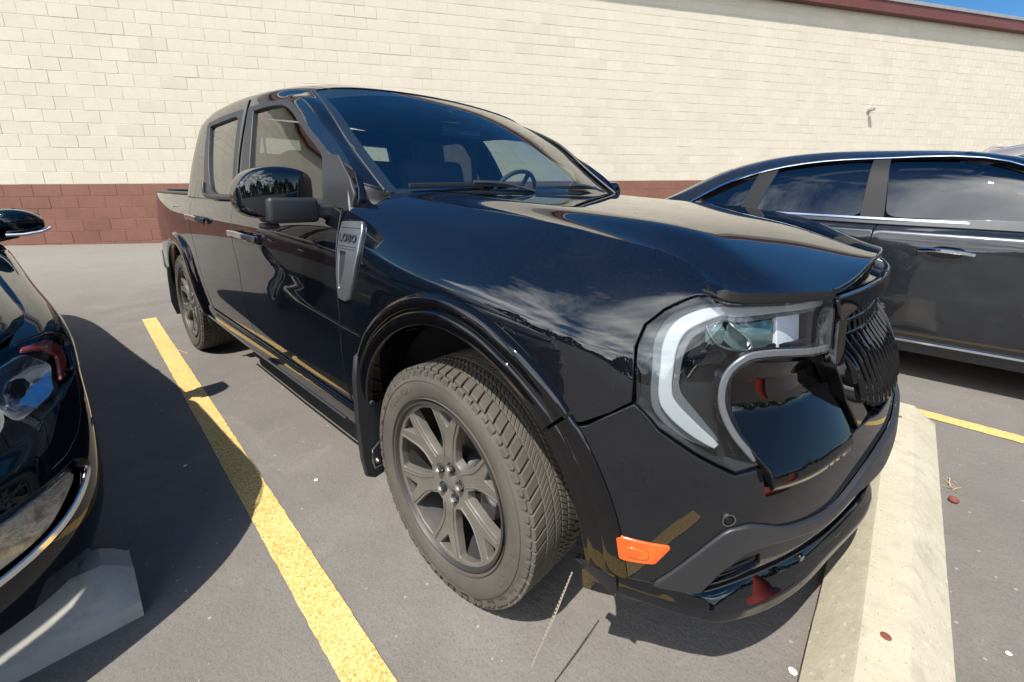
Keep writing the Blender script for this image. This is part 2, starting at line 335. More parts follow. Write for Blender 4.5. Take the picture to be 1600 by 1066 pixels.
def inside(poly, pts):
    x, y = pts[:, 0], pts[:, 1]; c = np.zeros(len(pts), bool); n = len(poly)
    for i in range(n):
        x1, y1 = poly[i]; x2, y2 = poly[i-1]
        if y1 == y2: continue
        k = ((y1 > y) != (y2 > y)) & (x < (x2-x1)*(y-y1)/(y2-y1)+x1); c ^= k
    return c
def densify(poly, fn, step):
    out = []; n = len(poly)
    P = fn(np.array(poly, float))
    for i in range(n):
        a = np.array(poly[i], float); b = np.array(poly[(i+1) % n], float); L = np.linalg.norm(P[i]-P[(i+1) % n]); k = max(1, int(math.ceil(L/step)))
        for t in range(k): out.append(a+(b-a)*t/k)
    return out
def panel(name, fn, outline, m, parent=None, step=.02, holes=(), r=.003, depth=.02, flip=None, back=False, label=None, inset=0., nstep=None):
    """trim the surface fn(u,v) to an outline, give it a rounded edge and a flange"""
    flip = getattr(fn, 'flip', 1.) if flip is None else flip; fn0 = fn; fn = lambda q: fn0(np.atleast_2d(np.asarray(q, float)))
    outl = densify(outline, fn, step); hs = [densify(h, fn, step) for h in holes]
    A = np.array(outl)
    lo, hi = A.min(0), A.max(0); c = (lo+hi)/2
    su = np.linalg.norm(fn([[hi[0], c[1]]])-fn([[lo[0], c[1]]]))/(hi[0]-lo[0]); sv = np.linalg.norm(fn([[c[0], hi[1]]])-fn([[c[0], lo[1]]]))/(hi[1]-lo[1])
    su = max(su, .02); sv = max(sv, .02); sc = np.array([su, sv])
    gs = nstep or step
    gu = np.linspace(lo[0], hi[0], max(3, int((hi[0]-lo[0])*su/gs)+1)); gv = np.linspace(lo[1], hi[1], max(3, int((hi[1]-lo[1])*sv/gs)+1))
    G = np.stack(np.meshgrid(gu, gv, indexing='ij'), -1).reshape(-1, 2); G = G + np.random.default_rng(3).uniform(-.02, .02, G.shape)*np.array([gu[1]-gu[0], gv[1]-gv[0]])
    ok = inside(A, G)
    for h in hs: ok &= ~inside(np.array(h), G)
    G = G[ok]
    allb = np.concatenate([A]+[np.array(h) for h in hs])
    if len(G):
        d = np.min(np.linalg.norm((G[:, None]-allb[None])*sc, axis=2), axis=1); G = G[d > gs*.45]
    V = [Vector(p*sc) for p in A]; E = [(i, (i+1) % len(A)) for i in range(len(A))]; o = len(A)
    for h in hs:
        V += [Vector(np.array(p)*sc) for p in h]; E += [(o+i, o+(i+1) % len(h)) for i in range(len(h))]; o += len(h)
    V += [Vector(p*sc) for p in G]
    v2, _, f2, ov, _, _ = delaunay_2d_cdt(V, E, [], 0, 1e-7)
    uv = np.array([[v.x, v.y] for v in v2])/sc
    T = np.array([f for f in f2 if len(f) == 3]); cen = uv[T].mean(1); ok = inside(A, cen)
    for h in hs: ok &= ~inside(np.array(h), cen)
    T = T[ok]
    P = fn(uv); Nn = normals_of(fn, uv, flip)
    if inset: P = P-Nn*inset
    a = P[T[:, 1]]-P[T[:, 0]]; b = P[T[:, 2]]-P[T[:, 0]]; fnm = np.cross(a, b); bad = (fnm*Nn[T[:, 0]]).sum(1) < 0; T[bad] = T[bad][:, ::-1]
    # boundary edges of the kept triangles
    ed = {}
    for t in T:
        for k in range(3): ed[(t[k], t[(k+1) % 3])] = ed.get((t[k], t[(k+1) % 3]), 0)+1
    bd = [(x, y) for (x, y) in ed if (y, x) not in ed]
    nxt = {}
    for x, y in bd: nxt.setdefault(x, y)
    bv = sorted({x for e in bd for x in e}); idx = {x: i for i, x in enumerate(bv)}
    tang = np.zeros((len(bv), 3))
    for x, y in bd:
        t = P[y]-P[x]; t /= np.linalg.norm(t)+1e-12; tang[idx[x]] += t; tang[idx[y]] += t
    tang /= np.linalg.norm(tang, axis=1)[:, None]+1e-12
    Nb = Nn[bv]; Pb = P[bv]; O = np.cross(tang, Nb); O /= np.linalg.norm(O, axis=1)[:, None]+1e-12
    VV = [P]; NN = [Nn]; base = len(P); nb = len(bv); rings = [(.6, .18, (.5, .87)), (1., .9, (1., .15)), (1., None, (1., 0.))]; FF = [tuple(t) for t in T]; prev = None
    for k, (oo, dd, (no, nn)) in enumerate(rings):
        ddd = depth if dd is None else r*dd
        VV.append(Pb+O*r*oo-Nb*ddd); q = O*no+Nb*nn; NN.append(q/np.linalg.norm(q, axis=1)[:, None])
        for x, y in bd:
            i, j = idx[x], idx[y]
            a0, b0 = (x, y) if k == 0 else (base+(k-1)*nb+i, base+(k-1)*nb+j)
            FF.append((b0, a0, base+k*nb+i, base+k*nb+j))
    VV = np.concatenate(VV); NN = np.concatenate(NN)
    o_ = mesh(name, VV, FF, m, parent, True, NN, label=label); o_.data['vn'] = NN.astype(float).reshape(-1).tolist()
    return o_
def rounded(poly, k=.25, n=3):
    """round the corners of a closed polygon"""
    P = [np.array(p, float) for p in poly]; out = []
    for i in range(len(P)):
        a, b, c = P[i-1], P[i], P[(i+1) % len(P)]; p0 = b+(a-b)*k; p1 = b+(c-b)*k
        for j in range(n+1):
            t = j/n; out.append((1-t)**2*p0+2*t*(1-t)*b+t*t*p1)
    return out

# ------------------------------------------------------------------ ground
def ground_z(x, y):
    d = 8.17686-(-.84653*x+.53234*y)      # metres in front of the wall
    t = np.clip((4.2-d)/4.2, 0, 1); return .172*t*t*(3-2*t)*np.where(d < 4.2, 1, 0)
xs = np.concatenate([np.linspace(-220, -16, 18), np.linspace(-14, 6, 61), np.linspace(8, 220, 22)])
ys = np.concatenate([np.linspace(-220, -16, 18), np.linspace(-14, 24, 96), np.linspace(26, 220, 20)])
GX, GY = np.meshgrid(xs, ys, indexing='ij'); GZ = ground_z(GX, GY); n_ = len(ys)
V = np.stack([GX, GY, GZ], -1).reshape(-1, 3); F = [(i*n_+j, (i+1)*n_+j, (i+1)*n_+j+1, i*n_+j+1) for i in range(len(xs)-1) for j in range(n_-1)]
tag(mesh('ground', V, F, 'asphalt'), kind='structure')
def stripe(name, yoff, x0, x1, w=.0987, ang=-.045227, wob=.0016):
    d = np.array([math.cos(ang), math.sin(ang)]); n = np.array([-math.sin(ang), math.cos(ang)]); V = []; F = []; rg = random.Random(5)
    k = int((x1-x0)/.03)
    for i in range(k+1):
        s = x0+(x1-x0)*i/k
        for sd in (0, 1):
            p = n*(yoff+w*sd+rg.uniform(-wob, wob))+d*s; V.append((p[0], p[1], .004+float(ground_z(p[0], p[1]))))
        if i: F.append((2*i-2, 2*i, 2*i+1, 2*i-1))
    return mesh(name, V, F, 'line_yellow', smooth=False)
tag(stripe('parking_line', -1.2385, -4.275, 1.35), kind='structure')
tag(stripe('parking_line', 1.5726, -2.5, 3.1), kind='structure')
tag(stripe('parking_line', 4.38, -.8, 4.9), kind='structure')
tag(stripe('parking_line', -4.05, -6.1, -.4), kind='structure')

# ------------------------------------------------------------------ block wall
WN = np.array([-.84653, .53234, 0.]); WD = np.array([.53234, .84653, 0.]); WO = 8.17686; SL = .025
def wpt(s, z, o=0.):   # o = distance out of the wall towards the lot
    return WN*(WO-o)+WD*(s-SL*(z-1))+np.array([0, 0, z+SL*(s+5)])
wall = thing('block_wall', 'long painted block wall of the building, cream above a brown band', 'building', tuple(wpt(0, 0)))
W0 = wpt(0, 0)
def wobj(o): o.location = tuple(-W0) ; o.parent = wall; return o
BH, BL, PH = .2032, .4064*.95489, -6.49263
base_c = 1.2532
Z_TOP = 5.545
def wall_slab(name, s0, s1, z0, z1, o0, o1, m):
    V = [wpt(s, z, o) for o in (o0, o1) for s, z in ((s0, z0), (s1, z0), (s1, z1), (s0, z1))]
    F = [(0, 1, 2, 3), (7, 6, 5, 4), (0, 4, 5, 1), (1, 5, 6, 2), (2, 6, 7, 3), (3, 7, 4, 0)]
    return wobj(mesh(name, V, F, m, smooth=False))
wall_slab('mortar_backing', -16, 34, base_c, Z_TOP, -.30, 0., 'mortar_cream')
wall_slab('mortar_backing', -16, 34, -1.2, base_c-.001, -.30, 0., 'mortar_brown')
def block_geo(w, h, rg):
    g = .0032; x0, x1, z0, z1 = g, w-g, g*.8, h-g*.8; d = .0032+rg.uniform(-.0012, .0022); b = .0035
    t = [rg.uniform(-.0008, .0008) for _ in range(4)]
    V = [(x0, z0, .0), (x1, z0, .0), (x1, z1, .0), (x0, z1, .0), (x0+b, z0+b, d+t[0]), (x1-b, z0+b, d+t[1]), (x1-b, z1-b, d+t[2]), (x0+b, z1-b, d+t[3])]
    return V, [(4, 5, 6, 7), (0, 1, 5, 4), (1, 2, 6, 5), (2, 3, 7, 6), (3, 0, 4, 7)]
def tone(me, vals):
    a = me.attributes.new('tone', 'FLOAT', 'FACE'); a.data.foreach_set('value', vals)
rg = random.Random(11)
PROTO = {}
for mname in ('block_cream', 'block_brown'):
    PROTO[mname] = []
    for k in range(12):
        V, F = block_geo(BL, BH, rg)
        me = bpy.data.meshes.new('block'); me.from_pydata([tuple(WD*x+np.array([0, 0, 1.])*z+(-WN)*o+WD*0) for x, z, o in V], [], F); me.materials.append(MATS[mname]); tone(me, [rg.gauss(0, 1)]*5); PROTO[mname].append(me)
camp = np.array([.93563, -1.56667, 1.19719]); blocks = []
for r in range(-7, 25):
    z0 = base_c+r*BH
    off = (PH + (0 if (r-9) % 2 == 0 else BL/2))
    k0 = int((-15.5-off)/BL); k1 = int((33-off)/BL)
    for k in range(k0, k1):
        s = off+k*BL; P = wpt(s+BL/2, z0+BH/2); d = P-camp; zf = d@cf
        if zf < .5 or z0+BH > Z_TOP-.0: 
            if z0+BH > Z_TOP+.02: continue
        px = 841.0+680.5*(d@cr2)/max(zf, .1); py = 450.0-680.5*(d@cu2)/max(zf, .1)
        vis = zf > .5 and -20 < px < 1620 and -20 < py < 400
        size = 1/np.linalg.norm(d)**3 if vis else 0
        if vis and py > 300 and px > 260: size *= .01
        if vis and 320 < px < 860 and py > 190: size *= .01
        blocks.append((size, s, z0, 'block_brown' if r < 0 else 'block_cream'))
blocks.sort(reverse=True)
TZ = Matrix(((1, 0, 0), (0, 1, 0), (0, 0, 1)))
tilt = Matrix.Rotation(0, 3, 'X')
ax = Vector((-WN[0], -WN[1], 0)); rotw = Matrix.Rotation(-SL, 4, ax)
t1 = rotw @ Vector(WD);
if t1.z < 0: rotw = Matrix.Rotation(SL, 4, ax)
for size, s, z0, mname in blocks[:298]:
    o = bpy.data.objects.new('block', rg.choice(PROTO[mname])); col.objects.link(o); o.parent = wall
    o.matrix_local = Matrix.Translation(Vector(wpt(s, z0)-W0)) @ rotw
V = []; F = {'block_cream': [], 'block_brown': []}; VV = {'block_cream': [], 'block_brown': []}
for size, s, z0, mname in blocks[298:]:
    v, f = block_geo(BL, BH, rg); b = len(VV[mname]); VV[mname] += [wpt(s+x, z0+z, o) for x, z, o in v]; F[mname] += [tuple(b+i for i in ff) for ff in f]
for mname in VV:
    if VV[mname]:
        bo_ = wobj(mesh('blockwork', VV[mname], F[mname], mname, smooth=False)); tag(bo_, kind='stuff'); tone(bo_.data, np.repeat([rg.gauss(0, 1) for _ in range(len(F[mname])//5)], 5).tolist())
# eave: soffit, brown fascia board, metal flashing, roof deck
wall_slab('fascia', -16, 34, Z_TOP, Z_TOP+.30, -.30, .20, 'fascia_brown')
wall_slab('roof_deck', -16, 34, Z_TOP+.302, Z_TOP+.33, -9.0, .17, 'flashing')
wall_slab('flashing', -16, 34, Z_TOP+.26, Z_TOP+.345, .201, .225, 'flashing')
for s in (14.4, 16.15, 16.3):
    b = wpt(s, Z_TOP+.345, -1.2); wobj(lathe('vent_pipe', [(.0, 0), (.06, 0), (.06, .35 if s < 15 else .18), (.0, .36 if s < 15 else .19)], 'satin_metal', n=14, axis='z', c=tuple(b), closed=False))
# small flood light
fl = thing('wall_light', 'small beige floodlight fixed high on the cream block wall', 'wall light', tuple(wpt(11.84, 3.12)))
def at_w(o): o.parent = fl; o.location = tuple(-wpt(11.84, 3.12)); return o
RW = Matrix(((WD[0], -WN[0], 0), (WD[1], -WN[1], 0), (0, 0, 1)))
at_w(box('mount_plate', tuple(wpt(11.84, 3.12, .02)), (.10, .03, .10), 'flashing', rot=RW, bev=.006))
at_w(sweep('bracket', [wpt(11.84, 3.12, .02), wpt(11.84, 3.11, .10)], circ(.016, 8), 'satin_metal'))
at_w(box('lamp_head', tuple(wpt(11.85, 3.15, .13)), (.11, .10, .08), 'flashing', rot=RW, bev=.012))

# ------------------------------------------------------------------ wheel stops (concrete)
def wheel_stop(name, x0, x1, y0, y1, h, label, rz=0., m='concrete', seed=1):
    rg = random.Random(seed); L = y1-y0; w = x1-x0; o = thing(name, label, 'wheel stop', ((x0+x1)/2, (y0+y1)/2, 0), rz, 'concrete wheel stops')
    prof = [(-w/2, 0.), (-w/2+.004, .045), (-w*.19, h-.006), (-w*.16, h), (w*.16, h), (w*.19, h-.006), (w/2-.004, .045), (w/2, 0.)]
    ny = 64; V = []; F = []
    for i in range(ny+1):
        t = i/ny; y = -L/2+L*t; e = min(t, 1-t)*L; k = 1 if e > .05 else (.66+.34*e/.05)
        for j, (px, pz) in enumerate(prof):
            wob = rg.uniform(-.0005, .0005)
            pz2 = pz*(k if pz > .05 else 1)
            V.append((px+wob, y+(rg.uniform(-.003, .003) if i in (0, ny) else 0), max(pz2+(wob if pz > .05 else 0), 0.) if pz else 0.))
    n = len(prof)
    for i in range(ny):
        for j in range(n-1): F.append((i*n+j, (i+1)*n+j, (i+1)*n+j+1, i*n+j+1))
    F.append(tuple(range(n))); F.append(tuple(ny*n+j for j in reversed(range(n))))
    b = mesh('body', V, F, m, o, sharp=22)
    for sy in (-1, 1):
        yy = sy*(L/2-.26)
        lathe('pin_hole', [(0, h+.001), (.008, h+.0025), (.012, h+.001), (.0, h-.02)], 'red_rust', o, 14, 'z', (rg.uniform(-.01, .01), yy, 0), closed=False)
    return o
mat('red_rust', (.16, .045, .025), .8, bump=[(80., 4, .5, .002)])
wheel_stop('wheel_stop', .868, 1.168, -.60, 1.36, .135, 'pale sunlit concrete wheel stop under the pickup nose', R(0.6), seed=2)
wheel_stop('wheel_stop', -.858, -.580, -3.45, -1.528, .150, 'grey concrete wheel stop in shade below the black sedan bumper', R(-0.6), 'concrete_grey', 3)
wheel_stop('wheel_stop', 2.66, 2.95, 2.4, 4.2, .135, 'concrete wheel stop in front of the charcoal sedan', R(-2.6), seed=4)

# ------------------------------------------------------------------ pickup truck
FZ = [.25, .37, .50, .65, .80, .90]
def _st(xs, ys, zs): return [list(t) for t in zip(xs, ys, zs)]
F_PTS = [
 _st([-.53]*9, [-.855, -.885, -.912, -.925, -.921, -.918, -.905, -.862, -.745], FZ+[1.01, 1.128, 1.190]),
 _st([-.10]*9, [-.855, -.885, -.912, -.925, -.922, -.922, -.903, -.836, -.72], FZ+[.99, 1.085, 1.150]),
 _st([.20]*9, [-.855, -.885, -.912, -.925, -.922, -.920, -.900, -.83, -.72], FZ+[.98, 1.065, 1.127]),
 _st([.42]*9, [-.86, -.888, -.91, -.92, -.915, -.91, -.885, -.815, -.72], [.32, .39, .50, .65, .80, .89, .967, 1.044, 1.099]),
 _st([.56, .57, .575, .577, .577, .575, .57, .565, .555], [-.865, -.88, -.888, -.89, -.885, -.872, -.85, -.795, -.72], [.30, .38, .5, .65, .8, .88, .952, 1.030, 1.078]),
 _st([.65, .665, .675, .677, .674, .670, .665, .655, .64], [-.79, -.82, -.835, -.84, -.835, -.825, -.81, -.785, -.75], [.27, .36, .5, .65, .8, .88, .95, 1.012, 1.046]),
 _st([.72, .75, .765, .768, .757, .747, .737, .717, .70], [-.70, -.74, -.755, -.76, -.75, -.755, -.765, -.775, -.785], [.25, .35, .5, .65, .8, .88, .945, .985, 1.012]),
 _st([.79, .825, .842, .842, .826, .816, .806, .796, .786], [-.58, -.61, -.62, -.622, -.62, -.63, -.64, -.65, -.66], [.24, .35, .5, .65, .8, .87, .93, .972, 1.002]),
 _st([.85, .885, .90, .895, .865, .850, .842, .836, .83], [-.42, -.43, -.44, -.44, -.44, -.45, -.46, -.47, -.48], [.24, .35, .5, .65, .8, .86, .91, .955, .987]),
 _st([.885, .92, .945, .945, .91, .895, .885, .88, .875], [-.22]*9, [.24, .35, .5, .6, .77, .85, .90, .95, .985]),
 _st([.895, .93, .955, .957, .925, .908, .898, .89, .885], [0.]*9, [.24, .35, .5, .6, .77, .85, .90, .95, .985]),
 _st([.885, .92, .945, .945, .91, .895, .885, .88, .875], [.22]*9, [.24, .35, .5, .6, .77, .85, .90, .95, .985]),
]
FS = Surf(F_PTS)
DZ = [.25, .37, .50, .65, .80, .90, 1.00, 1.08, 1.15]
D_X = [-4.17, -3.95, -3.5, -3.0, -2.3, -1.4, -.9, -.40]
D_Y = [[-.80, -.815, -.83, -.835, -.835, -.835, -.83, -.822, -.81], [-.825, -.845, -.855, -.86, -.86, -.86, -.855, -.845, -.83],
 [-.85, -.872, -.885, -.893, -.893, -.893, -.887, -.873, -.85], [-.855, -.882, -.902, -.912, -.91, -.912, -.905, -.885, -.86],
 [-.855, -.885, -.910, -.922, -.918, -.922, -.918, -.90, -.872], [-.855, -.885, -.912, -.925, -.920, -.924, -.920, -.905, -.880],
 [-.855, -.885, -.912, -.925, -.920, -.922, -.915, -.90, -.878], [-.855, -.885, -.912, -.925, -.921, -.919, -.908, -.890, -.868]]
DS = Surf([_st([x]*9, y, DZ) for x, y in zip(D_X, D_Y)])
def newton(fn, xz, g0, ax=(0, 2)):
    uv = np.array(g0, float)
    for _ in range(25):
        a = fn(uv[None])[0][list(ax)]; J = np.stack([(fn(uv[None]+[1e-3, 0])[0][list(ax)]-a)/1e-3, (fn(uv[None]+[0, 1e-3])[0][list(ax)]-a)/1e-3], 1)
        st = np.linalg.solve(J, np.array(xz)-a); uv = uv+np.clip(st, -.5, .5)
    return uv
def duv(pts): return [newton(DS, p, (np.interp(p[0], D_X, range(8)), np.interp(p[1], DZ, range(9)))) for p in pts]
def fuv(pts): return [newton(FS, p, (np.interp(p[0], [-.5, -.1, .2, .42, .57], range(5)), np.interp(p[1], FZ+[.98, 1.06, 1.13], range(9)))) for p in pts]

truck = thing('pickup_truck', 'black crew cab pickup truck parked nose out beside the yellow line', 'pickup truck')
PARTS_MIRROR = []
def P(name, fn, outline, m, both=True, parent=None, **kw):
    o = panel(name, fn, outline, m, parent or truck, **kw)
    if both: return o, mirror_obj(o)
    return o

# arch line, shared by fender, flare and bumper
def arch(th, k=0.):   # k = 0 outer edge, 1 inner edge
    t = math.degrees(th); ro = np.interp(t, [-25, 10, 45, 90, 135, 160, 205], [.535, .540, .565, .572, .550, .515, .50]); ri = np.interp(t, [-25, 10, 45, 90, 135, 160, 205], [.440, .452, .482, .488, .462, .440, .43])
    r = ro+(ri-ro)*k; return (.055+r*math.cos(th), .370+r*math.sin(th))
def arch_pts(t0, t1, k=0., n=26): return [arch(R(t0+(t1-t0)*i/(n-1)), k) for i in range(n)]
# fender
gap_f = [(-.518, .42), (-.518, .55), (-.516, .67), (-.52, .80), (-.522, .92), (-.524, 1.02), (-.528, 1.10), (-.53, 1.188)]
fen = []
fen += fuv([(-.518, .43)]); fen += fuv(gap_f[1:7]); fen += [np.array([0., 8.])]
fen += [np.array([u, 8.0]) for u in (.5, 1, 1.5, 2, 2.5, 3, 3.5, 4, 4.5, 5, 5.5)] + [np.array([5.90, 7.97])]
lamp_out = [(5.98, 7.90), (5.5, 7.52), (4.9, 7.02), (4.321, 6.467), (4.08, 6.08), (4.0, 5.515), (4.03, 4.733), (4.05, 4.135)]
fen += [np.array(p)+[-.05, 0.02] for p in lamp_out[1:]]
fen += [np.array(p)+[0, .03] for p in [(3.711, 3.86), (3.347, 3.60)]]
seam_pt = arch(R(43), .1)
fen += fuv(arch_pts(43, 172, .25, 30)); fen += fuv([(-.455, .43)])
P('fender', FS, fen, 'paint_black', step=.018)
# inner structure that closes the gaps
void = [np.array(p, float) for p in [(0, 1.2), (0, 7.6), (3, 7.6), (4.6, 7.3)]] + fuv(arch_pts(60, 178, .5, 24))
P('inner_fender', offset_fn(FS, -.035, 1.), void, 'black_void', step=.05, depth=.005)

# flare, one for the fender and its continuation on the bumper
def flare(name, t0, t1, m, endcap=True):
    prof = [(-.02, -.003), (.05, .010), (.16, .016), (.30, .018), (.42, .016), (.475, .011), (.505, .0105), (.545, .016), (.66, .019), (.80, .018), (.92, .014), (1.0, .006), (1.02, -.03), (1.03, -.11)]
    n = max(12, int(abs(t1-t0)/2.2)); G = []
    for i in range(n+1):
        th = R(t0+(t1-t0)*i/n); fade = 1.
        (ax_, az_), (bx_, bz_) = arch(th, 0), arch(th, 1); uv = np.array(fuv([(ax_, az_), (bx_, bz_)])); p = FS(uv); nn = normals_of(FS, uv)
        row = []; fade = np.interp(math.degrees(th), [30, 62], [.12, 1.])
        for s, h in prof:
            q = p[0]+(p[1]-p[0])*min(s, 1.03); nv = nn[0]*(1-min(s, 1))+nn[1]*min(s, 1); nv = nv/np.linalg.norm(nv); row.append(q+nv*(h*fade+.003) if h > -.02 else q+np.array([0, 1, 0])*(-h))
        G.append(row)
    S = Surf(G); L = len(prof)-1
    out = [(0.02, 0.0), (n-.02, 0.0), (n-.02, L*1.0), (.02, L*1.0)]
    V = []; F = []; NU = n*2; NV = L*3
    for i in range(NU+1):
        for j in range(NV+1): V.append((i*n/NU, j*L/NV))
    UV = np.array(V); PP = S(UV); a = S(UV+[.01, 0])-S(UV-[.01, 0]); b = S(UV+[0, .01])-S(UV-[0, .01]); NN = np.cross(a, b); NN /= np.linalg.norm(NN, axis=1)[:, None]
    mid = len(PP)//2
    cen = np.array([.055, -.92, .37]); 
    ok = (NN*np.array([0, -1, 0])).sum() > 0
    if not ok: NN = -NN
    w = NV+1
    for i in range(NU):
        for j in range(NV):
            f = (i*w+j, i*w+j+1, (i+1)*w+j+1, (i+1)*w+j); F.append(f if not ok else f[::-1])
    o = mesh(name, PP, F, m, truck, True, NN); o.data['vn'] = NN.astype(float).reshape(-1).tolist()
    # orient faces with normals
    me = o.data; f0 = me.polygons[len(me.polygons)//3]; 
    if Vector(NN[f0.vertices[0]]).dot(f0.normal) < 0:
        me2 = bpy.data.meshes.new(name); me2.from_pydata(PP.tolist(), [], [tuple(reversed(p_.vertices)) for p_ in me.polygons]); me2.update(); me2.shade_smooth(); me2.materials.append(MATS[m]); me2.normals_split_custom_set_from_vertices(NN.tolist()); me2['vn'] = NN.astype(float).reshape(-1).tolist(); o.data = me2
    mirror_obj(o); return o
flare('wheel_arch_flare', 188, 44.4, 'gloss_trim')
flare('wheel_arch_flare', 43.6, 6, 'gloss_trim')
# wheel well liners
def liner(cx, cz, r, y0, y1, name='wheel_liner', a0=-20, a1=200):
    V = []; F = []; n = 28
    for i in range(n+1):
        t = R(a0+(a1-a0)*i/n)
        for y in (y0, y1): V.append((cx+r*math.cos(t), y, cz+r*math.sin(t)))
        if i: F.append((2*i-2, 2*i, 2*i+1, 2*i-1))
    k = len(V); V.append((cx, y1, cz))
    for i in range(n): F.append((2*i+1, 2*i+3, k))
    o = mesh(name, V, F, 'liner', truck); mirror_obj(o)
liner(.055, .37, .472, -.905, -.50, a0=14, a1=192); liner(-3.0, .37, .46, -.885, -.50, a0=0, a1=180)
P('engine_bay_side', lambda uv: np.stack([uv[:, 0], np.full(len(uv), -.52), uv[:, 1]], 1), [(-.5, .3), (.70, .3), (.70, .98), (-.5, 1.1)], 'black_void', step=.3, nstep=.4)

# bumper corner and lower nose, gloss black
bump = [(4.06, 4.08), (4.25, 3.93), (4.47, 3.73), (5.15, 3.43), (5.77, 3.20), (6.19, 3.26), (6.24, 3.02), (6.8, 2.98), (7.45, 2.95), (7.75, 3.0), (8.19, 3.20), (8.6, 3.32), (9.2, 3.38), (10., 3.38)]
bump += [(10., 3.05), (9., 3.0), (8.388, 2.62), (7.679, 2.22), (6.685, 2.32), (6.13, 2.51), (5.697, 2.42), (5.284, 2.04), (4.647, 1.50), (4.2, 1.47), (3.75, 1.36), (3.30, 1.15)]
bmp_arch = fuv(arch_pts(-1, 41.5, .30, 12)); bump = [np.array(p, float) for p in bump]+bmp_arch+[np.array((3.45, 3.58)), np.array((3.711, 3.80))]
P('front_bumper', FS, bump, 'paint_black', step=.015)
P('bumper_backing', offset_fn(FS, -.05), [(3.6, 1.0), (3.9, 4.6), (5.2, 7.0), (7.9, 7.2), (10, 7.2), (10, .9), (6, .9)], 'black_void', step=.05, depth=.004)
# grey lower cladding
clad_top = [(4.647, 1.463), (4.95, 1.72), (5.284, 2.02), (5.697, 2.395), (5.92, 2.47), (6.13, 2.485), (6.40, 2.40), (6.685, 2.296), (7.2, 2.20), (7.679, 2.187), (8.05, 2.35), (8.388, 2.593), (9.0, 2.98), (10., 3.03)]
clad_bot = [(10., 2.16), (9.2, 2.16), (8.25, 2.20), (7.65, 2.06), (7.2, 2.08), (6.75, 2.14), (6.4, 2.16), (6.10, 2.12), (5.88, 1.97), (5.66, 1.76), (5.50, 1.53), (5.40, 1.44), (5.0, 1.45)]
P('lower_cladding', offset_fn(FS, lambda uv: .006+.008*np.clip((uv[:, 0]-5.5)/3.0, 0, 1)), catmull(clad_top, 3)+catmull(clad_bot, 3), 'grey_plastic', step=.018, depth=.012, r=.005)
OUTR = [(0.492, -0.893, 0.385), (0.543, -0.867, 0.368), (0.601, -0.828, 0.345), (0.679, -0.772, 0.318), (0.711, -0.743, 0.305), (0.742, -0.711, 0.296), (0.806, -0.601, 0.285), (0.858, -0.46, 0.282), (0.892, -0.315, 0.28), (0.938, -0.12, 0.28), (0.952, 0.0, 0.28)]
INNR = [(0.494, -0.892, 0.404), (0.54, -0.866, 0.397), (0.595, -0.822, 0.383), (0.661, -0.772, 0.366), (0.701, -0.726, 0.346), (0.742, -0.664, 0.351), (0.786, -0.578, 0.35), (0.834, -0.442, 0.334), (0.874, -0.246, 0.291), (0.92, -0.12, 0.23), (0.938, 0.0, 0.296)]
INNR[8] = (.872, -.265, .330); INNR[9] = (.912, -.12, .330); INNR[10] = (.922, 0., .330)
INNR = np.array(INNR); fin_ = [(3.34, 1.16), (3.85, 1.36), (4.39, 1.48), (5.09, 1.44), (5.54, 1.43), (6.05, 1.58), (6.57, 1.66), (7.14, 1.68), (7.84, 1.69), (9.0, 1.70), (10., 1.70)]
val = [(5.46, 1.48), (5.64, 1.78), (5.86, 2.0), (6.10, 2.14), (6.4, 2.18), (6.75, 2.16), (7.2, 2.1), (7.65, 2.08), (8.25, 2.22), (9.2, 2.18), (10., 2.18)]+fin_[:3:-1]
intake = rounded([(5.62, 1.50), (5.80, 1.74), (6.12, 1.94), (6.40, 1.96), (6.44, 1.74), (6.05, 1.61)], .16)
P('valance', offset_fn(FS, -.004), val, 'paint_black', step=.015, holes=[intake], r=.002)
P('intake_mesh', offset_fn(FS, -.03), intake, 'matte_plastic', step=.02, depth=.004)
for k in range(3):
    q_ = np.array([(5.68+.03*k, 1.54+.10*k), (6.02, 1.62+.10*k), (6.40, 1.74+.07*k)]); pth = offset_fn(FS, -.014)(q_)
    mirror_obj(sweep('intake_bar', catmull(pth, 4), rect(.005, .009), 'gloss_trim', truck))
FI = FS(np.array(fin_)); US = Surf([list(r) for r in zip(FI, FI*.5+INNR*.5+np.array([0, 0, .01]), INNR)])
P('valance_underside', US, [(0, 0.), (10., 0.), (10., 2.), (0., 2.)], 'black_void', step=.03, depth=.002, r=.0005)
# splitter
inn = [(3.34, 1.16), (3.6, 1.28), (3.85, 1.36), (4.39, 1.46), (5.0, 1.44), (5.54, 1.43), (6.10, 1.56), (6.8, 1.64), (7.6, 1.66), (8.6, 1.68), (10., 1.68)]
A = INNR; outr = np.array(OUTR)
